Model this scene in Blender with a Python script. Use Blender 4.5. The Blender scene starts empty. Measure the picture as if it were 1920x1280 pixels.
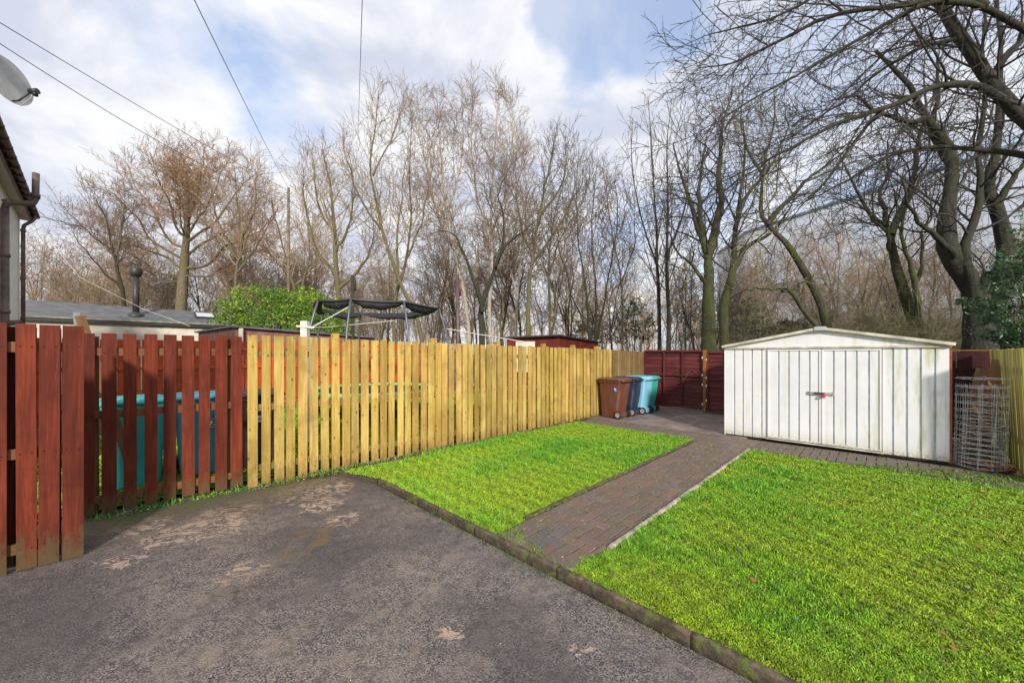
import bpy, math, random
import numpy as np
from mathutils import Vector, Matrix
random.seed(7)
SC = bpy.context.scene
COL = SC.collection
F = 710.0
HY = 663.0

# ---------------------------------------------------------------- camera
cam_d = bpy.data.cameras.new("camera")
cam = bpy.data.objects.new("camera", cam_d)
COL.objects.link(cam)
cam.location = (0, 0, 1.6)
cam.rotation_euler = (math.radians(90), 0, 0)
cam_d.sensor_width = 36
cam_d.lens = 36 * F / 1920
cam_d.shift_y = (HY - 640) / 1920
cam_d.clip_start = 0.05
cam_d.clip_end = 2000
SC.camera = cam

# ---------------------------------------------------------------- sun and sky
SUN_EL = math.radians(24)
SUN_TRAVEL = Vector((-0.22, 0.975, 0)).normalized()
sun_dir = Vector((SUN_TRAVEL.x * math.cos(SUN_EL), SUN_TRAVEL.y * math.cos(SUN_EL), -math.sin(SUN_EL)))
sd = bpy.data.lights.new("sun", 'SUN')
sd.energy = 3.5
sd.angle = math.radians(5.0)
sd.color = (1.0, 0.92, 0.81)
so = bpy.data.objects.new("sun", sd)
COL.objects.link(so)
so.rotation_euler = sun_dir.to_track_quat('-Z', 'Y').to_euler()
so.location = (20, -30, 30)

W = bpy.data.worlds.new("World")
SC.world = W
W.use_nodes = True
SC.view_settings.view_transform = 'Standard'
SC.view_settings.look = 'None'
SC.view_settings.gamma = 1
SC.view_settings.exposure = 0.48


class NT:
    """small helper for writing node trees"""
    def __init__(s, tree):
        s.t = tree
        s.t.nodes.clear()

    def n(s, typ, ins=None, **kw):
        nd = s.t.nodes.new(typ)
        for k, v in kw.items():
            setattr(nd, k, v)
        for k, v in (ins or {}).items():
            sk = nd.inputs[k]
            if hasattr(v, 'is_output') or isinstance(v, bpy.types.NodeSocket):
                s.t.links.new(v, sk)
            else:
                if sk.type == 'RGBA' and len(v) == 3:
                    v = (*v, 1)
                sk.default_value = v
        return nd

    def math(s, op, a, b=0.0, c=None, clamp=False):
        d = {0: a, 1: b}
        if c is not None:
            d[2] = c
        return s.n('ShaderNodeMath', d, operation=op, use_clamp=clamp).outputs[0]

    def mr(s, v, a, b, c=0.0, d=1.0, smooth=True):
        nd = s.n('ShaderNodeMapRange', {'Value': v, 'From Min': a, 'From Max': b, 'To Min': c, 'To Max': d})
        nd.interpolation_type = 'SMOOTHSTEP' if smooth else 'LINEAR'
        return nd.outputs[0]

    def mix(s, f, a, b, blend='MIX'):
        nd = s.t.nodes.new('ShaderNodeMix')
        nd.data_type = 'RGBA'
        nd.blend_type = blend
        nd.clamp_factor = True
        for k, v in ((0, f), (6, a), (7, b)):
            if isinstance(v, bpy.types.NodeSocket):
                s.t.links.new(v, nd.inputs[k])
            else:
                nd.inputs[k].default_value = v if k == 0 or len(v) == 4 else (*v, 1)
        return nd.outputs[2]

    def noise(s, vec, scale, detail=4.0, rough=0.55, dist=0.0):
        return s.n('ShaderNodeTexNoise', {'Vector': vec, 'Scale': scale, 'Detail': detail, 'Roughness': rough, 'Distortion': dist}).outputs[0]

    def mapv(s, vec, sc=(1, 1, 1), loc=(0, 0, 0), rot=(0, 0, 0)):
        return s.n('ShaderNodeMapping', {'Vector': vec, 'Scale': sc, 'Location': loc, 'Rotation': rot}).outputs[0]


def build_world():
    t = NT(W.node_tree)
    sky = t.n('ShaderNodeTexSky', sky_type='NISHITA')
    sky.sun_disc = False
    sky.sun_elevation = SUN_EL
    sky.sun_rotation = math.atan2(-SUN_TRAVEL.x, -SUN_TRAVEL.y)
    sky.air_density = 1.0
    sky.dust_density = 0.6
    sky.ozone_density = 1.4
    tc = t.n('ShaderNodeTexCoord')
    d = tc.outputs['Generated']
    sep = t.n('ShaderNodeSeparateXYZ', {0: d})
    zz = t.math('ADD', t.math('MAXIMUM', sep.outputs[2], 0.0), 0.22)
    px = t.math('DIVIDE', sep.outputs[0], zz)
    py = t.math('DIVIDE', sep.outputs[1], zz)
    cv = t.n('ShaderNodeCombineXYZ', {0: px, 1: py, 2: 0.0}).outputs[0]
    n1 = t.noise(cv, 1.7, 7.0, 0.56, 0.35)
    n2 = t.noise(t.mapv(cv, loc=(7.3, 2.1, 0)), 2.2, 5.0, 0.5, 0.2)
    amt = t.mr(n1, 0.30, 0.58, 0.78, 1.4)
    # breaks in the cloud, by direction
    for (bx, by, r0, r1, k) in [(270, 25, .978, 1.0, .60), (500, 175, .990, 1.0, .45), (1140, 40, .988, 1.0, 1.0), (820, 70, .988, 1.0, .4),
                                (1750, 330, .90, .99, .6), (1260, 470, .975, .999, .5), (560, 10, .985, 1.0, .5),
                                (1000, 430, .955, .998, .35)]:
        v = Vector(((bx - 960) / F, 1, (HY - by) / F)).normalized()
        dt = t.n('ShaderNodeVectorMath', {0: d, 1: tuple(v)}, operation='DOT_PRODUCT').outputs['Value']
        dt = t.math('ADD', dt, t.math('MULTIPLY', t.math('SUBTRACT', n2, 0.5), 0.07))
        amt = t.math('SUBTRACT', amt, t.mr(dt, r0, r1, 0.0, k))
    amt = t.math('MINIMUM', t.math('MAXIMUM', amt, 0.16), 0.97)
    shade = t.mr(t.noise(t.mapv(cv, loc=(3.1, 5.2, 0)), 2.3, 6.0, 0.55, 0.3), 0.38, 0.60)
    cloud = t.mix(shade, (4.9, 5.2, 6.1), (7.3, 7.3, 7.45))
    skyc = t.mix(1.0, sky.outputs[0], (1.0, 1.04, 1.13), 'MULTIPLY')
    lift = t.mix(1.0, skyc, (1.7, 2.05, 2.75), 'ADD')
    fin = t.mix(amt, lift, cloud)
    bg = t.n('ShaderNodeBackground', {'Color': fin, 'Strength': 0.1})
    t.n('ShaderNodeOutputWorld', {'Surface': bg.outputs[0]})


build_world()

# ---------------------------------------------------------------- frames
O2 = np.array([-3.11, 4.51])
D2 = np.array([.7, .714])
V2 = np.array([.714, -.70])
ZG = 0.07


def uv(u, v, z=ZG):
    p = O2 + D2 * u + V2 * v
    return Vector((p[0], p[1], z))


def px(x, y, Y):
    return Vector(((x - 960) / F * Y, Y, 1.6 + (HY - y) / F * Y))


# ---------------------------------------------------------------- materials
MATS = {}


def material(name, fn):
    m = bpy.data.materials.new(name)
    m.use_nodes = True
    t = NT(m.node_tree)
    res = fn(t)
    col, rough = res[0], res[1]
    ins = {'Base Color': col, 'Roughness': rough}
    if len(res) > 3 and res[3]:
        ins.update(res[3])
    b = t.n('ShaderNodeBsdfPrincipled', ins)
    if len(res) > 2 and res[2] is not None:
        h, dist = res[2]
        bp = t.n('ShaderNodeBump', {'Height': h, 'Distance': dist, 'Strength': 1.0})
        t.t.links.new(bp.outputs[0], b.inputs['Normal'])
    t.n('ShaderNodeOutputMaterial', {'Surface': b.outputs[0]})
    MATS[name] = m
    return m


def POS(t):
    return t.n('ShaderNodeNewGeometry').outputs['Position']


def OBJ(t):
    return t.n('ShaderNodeTexCoord').outputs['Object']


def ZW(t):
    return t.n('ShaderNodeSeparateXYZ', {0: POS(t)}).outputs[2]


def plain(name, c, rough=.6, var=.25, scale=6, metal=0.0, bump=None):
    def f(t):
        o = OBJ(t)
        n = t.noise(o, scale, 5, .6)
        k = t.mr(n, .3, .7, 1 - var, 1 + var)
        cc = t.n('ShaderNodeVectorMath', {0: c, 3: k}, operation='SCALE').outputs[0]
        b = None
        if bump:
            b = (t.noise(o, bump[0], 4, .6), bump[1])
        return cc, rough, b, {'Metallic': metal}
    return material(name, f)


def board_mat(name, c1, c2, knot, moss, mossh=.25, mossk=.8, rough=.75, kscale=1.0, moss_all=0.0):
    def f(t):
        u = t.n('ShaderNodeUVMap').outputs[0]
        at = t.n('ShaderNodeAttribute', attribute_name='Col')
        tone = at.outputs['Color']
        grain = t.noise(t.mapv(u, (55, 2.2, 1)), 1.0, 6, .65, .9)
        broad = t.noise(t.mapv(u, (6, .9, 1)), 1.0, 4, .6, .3)
        c = t.mix(t.mr(grain, .3, .72), c1, c2)
        c = t.mix(t.mr(broad, .35, .7, 0, .6), c, tuple(x * .66 for x in c1))
        c = t.mix(t.mr(t.noise(POS(t), 2.3, 5, .6, .4), .46, .66, 0, .5), c, tuple(x * .55 for x in c1))
        if knot:
            vo = t.n('ShaderNodeTexVoronoi', {'Vector': t.mapv(u, (11, 7, 1)), 'Scale': kscale, 'Randomness': 1.0})
            kd = t.math('ADD', vo.outputs['Distance'], t.math('MULTIPLY', t.math('SUBTRACT', grain, .5), .10))
            sel = t.mr(t.n('ShaderNodeSeparateColor', {0: vo.outputs['Color']}).outputs[0], .25, .3)
            c = t.mix(t.math('MULTIPLY', t.mr(kd, .04, .20, .85, 0), sel), c, knot)
        c = t.mix(1.0, c, tone, 'MULTIPLY')
        z = ZW(t)
        zn = t.math('ADD', z, t.math('MULTIPLY', t.math('SUBTRACT', t.noise(t.mapv(POS(t), (1, 1, .35)), 22, 6, .7), .5), -mossh * 2.6))
        c = t.mix(t.mr(zn, .02, mossh, mossk, 0), c, moss)
        if moss_all:
            c = t.mix(t.mr(t.noise(t.mapv(POS(t), (3, 3, .8)), 1.0, 5, .6), .42, .66, 0, moss_all), c, moss)
        return c, rough, (grain, .0018), {'Specular IOR Level': .18}
    return material(name, f)


M_YEL = board_mat('new_treated_pine', (.42, .275, .065), (.66, .475, .15), (.13, .05, .012), (.16, .10, .035), .30, .62)
M_RED = board_mat('red_brown_fence_stain', (.10, .018, .009), (.215, .040, .017), None, (.085, .075, .035), .30, .7, .6)
M_ORA = board_mat('bright_red_stain', (.48, .085, .030), (.62, .13, .045), None, (.22, .06, .03), .2, .5)
M_OLD_SHADED = board_mat('weathered_and_shaded_boards', (.19, .125, .055), (.33, .23, .10), (.08, .05, .025), (.10, .09, .035), .5, .7)
M_GRN = board_mat('algae_green_boards', (.36, .30, .10), (.54, .46, .18), (.16, .12, .04), (.27, .29, .06), .6, .75, moss_all=.7)
M_MAR = board_mat('maroon_fence_stain', (.105, .026, .028), (.165, .042, .042), None, (.10, .075, .035), .35, .6, .7)
M_MAR_SHADE = board_mat('shaded_maroon_stain', (.045, .014, .018), (.075, .022, .028), None, (.05, .035, .02), .35, .6, .75)  # darker copy of the maroon stain, shadow on these boards put into the colour
M_RAIL = board_mat('rail_timber', (.17, .07, .035), (.26, .12, .06), None, (.08, .09, .035), .3, .7)
M_POSTO = board_mat('orange_brown_post', (.24, .10, .03), (.34, .16, .05), (.1, .05, .02), (.12, .1, .03), .4, .7)
M_TIMB = board_mat('old_brown_timber', (.20, .11, .05), (.30, .18, .09), (.1, .05, .02), (.12, .1, .04), .3, .5)


def m_drive(t):
    p = POS(t)
    fine = t.noise(p, 120, 4, .75)
    agg = t.n('ShaderNodeTexVoronoi', {'Vector': p, 'Scale': 150.0}, feature='F1')
    ag = t.n('ShaderNodeSeparateColor', {0: agg.outputs['Color']})
    mid = t.noise(p, 3.2, 6, .65, .4)
    big = t.noise(p, .8, 5, .6)
    c = t.mix(t.mr(ag.outputs[0], .1, .95), (.030, .027, .028), (.285, .25, .24))
    c = t.mix(t.mr(fine, .35, .7, 0, .4), c, (.098, .088, .092))
    chip = t.n('ShaderNodeTexVoronoi', {'Vector': p, 'Scale': 48.0}, feature='F1')
    chs = t.math('MULTIPLY', t.mr(t.n('ShaderNodeSeparateColor', {0: chip.outputs['Color']}).outputs[2], .78, .82), t.mr(chip.outputs['Distance'], .22, .38, 1, 0))
    c = t.mix(t.math('MULTIPLY', chs, .45), c, (.36, .29, .25))
    c = t.mix(t.mr(ag.outputs[1], .90, .99, 0, .55), c, (.42, .32, .26))
    c = t.mix(t.mr(mid, .42, .70, 0, .65), c, (.27, .22, .185))
    c = t.mix(t.mr(t.noise(p, 11, 6, .7, .3), .48, .66, 0, .65), c, (.058, .052, .058))
    c = t.mix(t.mr(t.noise(t.mapv(p, loc=(4, 9, 0)), 5.5, 7, .72, .8), .54, .64, 0, .5), c, (.27, .215, .17))
    c = t.mix(t.mr(big, .42, .62, 0, .7), c, (.050, .044, .048))
    # worn pale patches and brown staining
    patch = t.noise(t.mapv(p, (1.0, 1.6, 1), rot=(0, 0, .6)), 7.5, 8, .70, 1.4)

    def near(x, y, r):
        v = t.n('ShaderNodeVectorMath', {0: p, 1: (x, y, 0)}, operation='DISTANCE').outputs['Value']
        return t.mr(v, r * .35, r, 1, 0)
    zone = None
    for (qx, qy, r) in [(265, 985, .38), (400, 985, .55), (330, 1000, .45), (590, 915, .75), (430, 960, .45), (600, 945, .4), (640, 975, .28), (450, 1075, .28), (850, 1180, .14), (1090, 1220, .12), (230, 1050, .25)]:
        Y = 1.6 * F / (qy - HY)
        s = near((qx - 960) / F * Y, Y, r)
        zone = s if zone is None else t.math('MAXIMUM', zone, s)
    pm = t.mr(t.math('ADD', patch, t.math('MULTIPLY', zone, .13)), .625, .65)
    pm = t.math('MULTIPLY', pm, t.math('ADD', t.math('MULTIPLY', zone, .85), .12))
    pm = t.math('MULTIPLY', pm, t.mr(t.noise(p, 45, 6, .75), .36, .56, .35, 1))
    c = t.mix(pm, c, (.46, .34, .26))
    st = near(*[((600 - 960) / F) * (1.6 * F / (1010 - HY)), 1.6 * F / (1010 - HY)], .42)
    c = t.mix(t.math('MULTIPLY', st, t.mr(t.math('ADD', patch, mid), .95, 1.15, 0, .8)), c, (.15, .10, .035))
    st2 = near(-1.85, 2.62, .28)
    c = t.mix(t.math('MULTIPLY', st2, t.mr(patch, .50, .62)), c, (.085, .045, .02))
    # moss film towards the fence
    sp = t.n('ShaderNodeVectorMath', {0: t.n('ShaderNodeVectorMath', {0: p, 1: (O2[0], O2[1], 0)}, operation='SUBTRACT').outputs[0], 1: (V2[0], V2[1], 0)}, operation='DOT_PRODUCT').outputs['Value']
    mv = t.math('ADD', sp, t.math('MULTIPLY', t.math('SUBTRACT', mid, .5), 2.2))
    c = t.mix(t.mr(mv, .1, 1.1, .75, 0), c, (.105, .085, .05))
    mg = t.math('MULTIPLY', t.mr(t.math('ADD', sp, t.math('MULTIPLY', t.math('SUBTRACT', fine, .5), 1.0)), .0, .5, 1, 0), t.mr(mid, .48, .6))
    c = t.mix(mg, c, (.08, .11, .025))
    h = t.math('ADD', t.math('MULTIPLY', agg.outputs['Distance'], -.8), t.math('ADD', fine, t.math('MULTIPLY', mid, 2.0)))
    wet = t.mr(big, .4, .65, .42, .8)
    return c, wet, (h, .0035)


M_DRIVE = material('old_concrete_drive', m_drive)


def m_slab(t):
    p = POS(t)
    a = t.noise(p, 2.2, 6, .6, .5)
    b = t.noise(p, 60, 4, .7)
    c = t.mix(t.mr(a, .35, .68), (.17, .13, .12), (.34, .28, .26))
    c = t.mix(t.mr(b, .35, .7, 0, .4), c, (.14, .11, .095))
    c = t.mix(t.mr(t.noise(p, 1.1, 5, .6), .5, .66, 0, .7), c, (.09, .075, .06))
    return c, .55, (b, .003)


M_SLAB = material('concrete_slab', m_slab)


def m_brick(t):
    p = POS(t)
    at = t.n('ShaderNodeAttribute', attribute_name='Col').outputs['Color']
    a = t.noise(p, 28, 5, .65)
    b = t.noise(p, 5, 5, .6)
    c = t.mix(t.mr(a, .3, .7, 0, .6), at, t.mix(1.0, at, (.55, .55, .6), 'MULTIPLY'))
    c = t.mix(t.mr(b, .42, .68, 0, .75), c, (.115, .092, .075))
    c = t.mix(.38, c, (.145, .118, .098))
    c = t.mix(t.mr(t.noise(p, 11, 7, .75), .54, .66, 0, .8), c, (.13, .16, .03))
    vo = t.n('ShaderNodeTexVoronoi', {'Vector': p, 'Scale': 26.0})
    sel = t.mr(t.n('ShaderNodeSeparateColor', {0: vo.outputs['Color']}).outputs[0], .86, .9)
    c = t.mix(t.math('MULTIPLY', sel, t.mr(vo.outputs['Distance'], .15, .3, .8, 0)), c, (.40, .34, .20))
    return c, .6, (t.math('ADD', a, b), .004)


M_BRICK = material('clay_paver', m_brick)


def m_soil(t):
    p = POS(t)
    a = t.noise(p, 30, 5, .7)
    b = t.noise(p, 4, 5, .6)
    c = t.mix(t.mr(a, .3, .7), (.035, .024, .018), (.11, .075, .055))
    c = t.mix(t.mr(b, .45, .62, 0, .75), c, (.085, .115, .02))
    return c, .9, (a, .01)


M_SOIL = material('mossy_soil', m_soil)


def m_lawn(t):
    p = POS(t)
    a = t.noise(p, 45, 5, .7)
    b = t.noise(p, 3, 5, .6)
    c = t.mix(t.mr(a, .3, .7), (.045, .055, .010), (.15, .20, .016))
    c = t.mix(t.mr(b, .4, .65, 0, .6), c, (.07, .12, .012))
    return c, .9, (a, .012)


M_LAWN = material('moss_lawn_base', m_lawn)


def m_litter(t):
    p = POS(t)
    a = t.noise(p, 9, 6, .7)
    b = t.noise(p, .5, 5, .6)
    c = t.mix(t.mr(a, .3, .7), (.05, .034, .022), (.20, .13, .08))
    c = t.mix(t.mr(b, .45, .65, 0, .7), c, (.07, .09, .025))
    return c, .95, (a, .03)


M_LITTER = material('leaf_litter', m_litter)


def m_blade(t):
    at = t.n('ShaderNodeAttribute', attribute_name='Col').outputs['Color']
    return at, .6, None, {'Subsurface Weight': 0.0}


M_BLADE = material('grass_blade', m_blade)


def m_kerb(t):
    p = POS(t)
    a = t.noise(p, 22, 6, .7)
    b = t.noise(p, 5, 5, .6)
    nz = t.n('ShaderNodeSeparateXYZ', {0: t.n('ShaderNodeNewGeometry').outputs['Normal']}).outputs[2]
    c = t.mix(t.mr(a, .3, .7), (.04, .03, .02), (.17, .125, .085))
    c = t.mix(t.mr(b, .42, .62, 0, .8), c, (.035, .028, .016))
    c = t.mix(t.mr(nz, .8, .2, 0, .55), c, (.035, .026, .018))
    c = t.mix(t.mr(t.noise(p, 12, 6, .7), .50, .62, 0, .85), c, (.09, .115, .02))
    return c, .85, (t.math('ADD', a, b), .012)


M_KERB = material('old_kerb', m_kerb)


def bark(name, c1, c2, moss, mk, scale=9, hi=99.0):
    def f(t):
        o = OBJ(t)
        a = t.noise(t.mapv(o, (1, 1, .28)), scale * 2.2, 6, .7, .3)
        b = t.noise(o, 1.1, 5, .6)
        c = t.mix(t.mr(a, .32, .68), c1, c2)
        if mk:
            m = t.mr(b, .36, .58, 0, mk)
            z = t.n('ShaderNodeSeparateXYZ', {0: o}).outputs[2]
            m = t.math('MULTIPLY', m, t.mr(z, hi * .5, hi, 1, .25))
            c = t.mix(m, c, moss)
        return c, .85, (a, .06)
    return material(name, f)


B_BEECH = bark('beech_bark', (.09, .07, .05), (.24, .19, .13), (.13, .12, .035), .6)
B_BIRCH = bark('birch_bark', (.30, .24, .19), (.62, .56, .49), (.20, .19, .07), .4)
B_ASH = bark('ash_bark', (.065, .05, .036), (.21, .165, .115), (.13, .13, .03), .65)
B_MOSSY = bark('mossy_bark', (.030, .025, .020), (.10, .085, .065), (.055, .068, .010), .85, 7)
B_DARK = bark('dark_bark', (.013, .012, .011), (.050, .044, .038), (.035, .040, .010), .6, 7)
T_BEECH = plain('beech_twigs', (.31, .195, .11), .8, .3, 1.2)
T_BIRCH = plain('birch_twigs', (.30, .215, .15), .8, .3, 1.0)
T_ASH = plain('ash_twigs', (.29, .215, .13), .8, .3, 1.0)
T_GREY = plain('grey_twigs', (.16, .122, .088), .8, .3, 1.0)
T_DARK = plain('dark_twigs', (.040, .032, .027), .8, .3, 1.5)
T_GREEN = plain('lichen_twigs', (.19, .18, .09), .8, .3, 1.5)
T_BRAM = plain('bramble_stems', (.125, .10, .062), .8, .5, 2)

# ---------------------------------------------------------------- mesh helpers


def tag(o, label=None, cat=None, group=None, kind=None):
    if label:
        o['label'] = label
    if cat:
        o['category'] = cat
    if group:
        o['group'] = group
    if kind:
        o['kind'] = kind
    return o


def empty(name, loc, label, cat, group=None, rz=0.0):
    o = bpy.data.objects.new(name, None)
    o.empty_display_size = .2
    COL.objects.link(o)
    o.location = loc
    o.rotation_euler = (0, 0, rz)
    return tag(o, label, cat, group)


def link_mesh(name, me, mat, parent=None, world_space=True):
    me.materials.append(mat)
    o = bpy.data.objects.new(name, me)
    COL.objects.link(o)
    if parent is not None:
        o.parent = parent
    return o


def np_mesh(name, V, Fc, mat, parent=None, cols=None, smooth=True):
    """V (n,3); Fc (m,k) all faces of k corners; cols per vertex (n,3)"""
    me = bpy.data.meshes.new(name)
    V = np.asarray(V, np.float32)
    Fc = np.asarray(Fc, np.int32)
    k = Fc.shape[1]
    me.vertices.add(len(V))
    me.vertices.foreach_set('co', V.ravel())
    me.loops.add(Fc.size)
    me.loops.foreach_set('vertex_index', Fc.ravel())
    me.polygons.add(len(Fc))
    me.polygons.foreach_set('loop_start', np.arange(len(Fc), dtype=np.int32) * k)
    me.polygons.foreach_set('use_smooth', np.full(len(Fc), smooth))
    me.update(calc_edges=True)
    if cols is not None:
        ca = me.color_attributes.new('Col', 'FLOAT_COLOR', 'POINT')
        c4 = np.ones((len(V), 4), np.float32)
        c4[:, :3] = cols
        ca.data.foreach_set('color', c4.ravel())
    return link_mesh(name, me, mat, parent)


class MB:
    """collects boxes, tubes and free polygons into one mesh, in the local space of `origin`"""
    def __init__(s, origin=None, rz=0.0):
        s.v, s.f, s.uvs, s.c, s.sm = [], [], [], [], []
        s.M = None
        if origin is not None:
            s.M = (Matrix.Translation(origin) @ Matrix.Rotation(rz, 4, 'Z')).inverted()

    def face(s, pts, uvs=None, col=(1, 1, 1), smooth=False):
        b = len(s.v)
        s.v += [Vector(p) for p in pts]
        s.f.append(tuple(range(b, b + len(pts))))
        s.uvs.append(uvs or [(p[0], p[1]) for p in pts])
        s.c.append(col)
        s.sm.append(smooth)

    def box(s, c, ax, ay, az, col=None, taper=None):
        """centre and three half-axis vectors; az is the long direction for grain"""
        c, ax, ay, az = Vector(c), Vector(ax), Vector(ay), Vector(az)
        if col is None:
            k = random.uniform(.84, 1.10)
            col = (k * random.uniform(.97, 1.03), k, k * random.uniform(.95, 1.04))
        o1, o2 = random.uniform(0, 50), random.uniform(0, 50)
        lx, ly, lz = ax.length, ay.length, az.length
        P = {}
        for i in (-1, 1):
            for j in (-1, 1):
                for k in (-1, 1):
                    P[i, j, k] = c + ax * i + ay * j + az * k
        idx = {}
        for key, p in P.items():
            idx[key] = len(s.v)
            s.v.append(p)

        def U(key):
            i, j, k = key
            return (i * lx + j * ly * 1.0 + o1, k * lz + o2)
        sgn = 1 if ax.cross(ay).dot(az) > 0 else -1
        quads = [((1, -1, -1), (1, 1, -1), (1, 1, 1), (1, -1, 1)), ((-1, 1, -1), (-1, -1, -1), (-1, -1, 1), (-1, 1, 1)),
                 ((1, 1, -1), (-1, 1, -1), (-1, 1, 1), (1, 1, 1)), ((-1, -1, -1), (1, -1, -1), (1, -1, 1), (-1, -1, 1)),
                 ((-1, -1, 1), (1, -1, 1), (1, 1, 1), (-1, 1, 1)), ((-1, 1, -1), (1, 1, -1), (1, -1, -1), (-1, -1, -1))]
        for q in quads:
            if sgn < 0:
                q = q[::-1]
            s.f.append(tuple(idx[k] for k in q))
            s.uvs.append([U(k) for k in q])
            s.c.append(col)
            s.sm.append(False)

    def bar(s, a, b, w, h, col=None, up=(0, 0, 1)):
        a, b = Vector(a), Vector(b)
        d = (b - a)
        x = d.cross(Vector(up))
        if x.length < 1e-6:
            x = d.cross(Vector((1, 0, 0)))
        x.normalize()
        y = x.cross(d).normalized()
        s.box((a + b) / 2, x * w / 2, y * h / 2, d / 2, col)

    def tube(s, pts, r, sides=8, caps=True, col=(1, 1, 1)):
        pts = [Vector(p) for p in pts]
        rs = r if isinstance(r, (list, tuple)) else [r] * len(pts)
        rings = []
        ref = None
        for i, p in enumerate(pts):
            d = (pts[min(i + 1, len(pts) - 1)] - pts[max(i - 1, 0)]).normalized()
            if ref is None:
                ref = d.orthogonal().normalized()
            ref = (ref - d * ref.dot(d)).normalized()
            b = d.cross(ref)
            ring = []
            for k in range(sides):
                an = 2 * math.pi * k / sides
                ring.append(len(s.v))
                s.v.append(p + (ref * math.cos(an) + b * math.sin(an)) * rs[i])
            rings.append(ring)
        for i in range(len(rings) - 1):
            for k in range(sides):
                k2 = (k + 1) % sides
                s.f.append((rings[i][k], rings[i][k2], rings[i + 1][k2], rings[i + 1][k]))
                s.uvs.append([(k / sides, i), (k2 / sides, i), (k2 / sides, i + 1), (k / sides, i + 1)])
                s.c.append(col)
                s.sm.append(True)
        if caps:
            for ring, rev in ((rings[0], True), (rings[-1], False)):
                q = ring[::-1] if rev else ring
                s.f.append(tuple(q))
                s.uvs.append([(0, 0)] * len(q))
                s.c.append(col)
                s.sm.append(False)

    def loft(s, rings, closed_ends=True, smooth=False, col=(1, 1, 1)):
        ids = []
        for r in rings:
            ids.append(list(range(len(s.v), len(s.v) + len(r))))
            s.v += [Vector(p) for p in r]
        n = len(rings[0])
        for i in range(len(rings) - 1):
            for k in range(n):
                k2 = (k + 1) % n
                s.f.append((ids[i][k], ids[i][k2], ids[i + 1][k2], ids[i + 1][k]))
                s.uvs.append([(k / n, i), ((k + 1) / n, i), ((k + 1) / n, i + 1), (k / n, i + 1)])
                s.c.append(col)
                s.sm.append(smooth)
        if closed_ends:
            for q in (ids[0][::-1], ids[-1]):
                s.f.append(tuple(q))
                s.uvs.append([(0, 0)] * len(q))
                s.c.append(col)
                s.sm.append(False)

    def build(s, name, mat, parent=None):
        me = bpy.data.meshes.new(name)
        vs = s.v if s.M is None else [s.M @ p for p in s.v]
        me.from_pydata([tuple(p) for p in vs], [], s.f)
        uvl = me.uv_layers.new(name='UVMap')
        flat = [c for u in s.uvs for p in u for c in p]
        uvl.data.foreach_set('uv', flat)
        ca = me.color_attributes.new('Col', 'FLOAT_COLOR', 'CORNER')
        cf = []
        for u, c in zip(s.uvs, s.c):
            cf += [c[0], c[1], c[2], 1.0] * len(u)
        ca.data.foreach_set('color', cf)
        me.polygons.foreach_set('use_smooth', s.sm)
        me.update()
        return link_mesh(name, me, mat, parent)


def local(parent, loc):
    """vector in the local space of an unrotated parent empty"""
    return Vector(loc) - parent.location


# ---------------------------------------------------------------- the ground
def poly_sheet(name, pts, z, mat, kind='structure', thick=0.0):
    m = MB()
    P = [Vector((p[0], p[1], z)) for p in pts]
    m.face(P)
    if thick:
        n = len(P)
        for i in range(n):
            a, b = P[i], P[(i + 1) % n]
            m.face([b, a, a - Vector((0, 0, thick)), b - Vector((0, 0, thick))])
    o = m.build(name, mat)
    o['kind'] = kind
    return o


def build_terrain():
    # one ground sheet to the horizon; a wooded bank rises behind the back fence on the right
    xs = np.concatenate([np.linspace(-600, -60, 12), np.linspace(-50, 60, 90), np.linspace(70, 600, 12)])
    ys = np.concatenate([np.linspace(-300, -10, 8), np.linspace(-6, 60, 70), np.linspace(70, 900, 14)])
    X, Y = np.meshgrid(xs, ys)
    U = (X - O2[0]) * D2[0] + (Y - O2[1]) * D2[1]
    Vv = (X - O2[0]) * V2[0] + (Y - O2[1]) * V2[1]
    k = np.clip((U - 10.3) / 5, 0, 1)
    k = k * k * (3 - 2 * k)
    kv = np.clip((Vv - 0.5) / 7, 0, 1)
    kv = kv * kv * (3 - 2 * kv)
    kf = np.clip((45 - Y) / 20, 0, 1)
    Z = -0.03 + k * (0.25 + 1.15 * kv * kf)
    Z += k * (np.sin(X * 1.3) * np.cos(Y * .9) * .10 + np.sin(X * .37 + Y * .5) * .12)
    Z = np.where(Y > 60, 0.3, Z)
    V = np.stack([X, Y, Z], -1).reshape(-1, 3)
    n, m = X.shape
    idx = np.arange(n * m).reshape(n, m)
    Fc = np.stack([idx[:-1, :-1], idx[:-1, 1:], idx[1:, 1:], idx[1:, :-1]], -1).reshape(-1, 4)
    o = np_mesh('ground', V, Fc, M_LITTER)
    o['kind'] = 'structure'
    return o


def ground_z(x, y):
    U = (x - O2[0]) * D2[0] + (y - O2[1]) * D2[1]
    Vv = (x - O2[0]) * V2[0] + (y - O2[1]) * V2[1]
    k = min(max((U - 10.3) / 5, 0), 1)
    k = k * k * (3 - 2 * k)
    kv = min(max((Vv - .5) / 7, 0), 1)
    kv = kv * kv * (3 - 2 * kv)
    kf = min(max((45 - y) / 20, 0), 1)
    return -0.03 + k * (0.25 + 1.15 * kv * kf)


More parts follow.
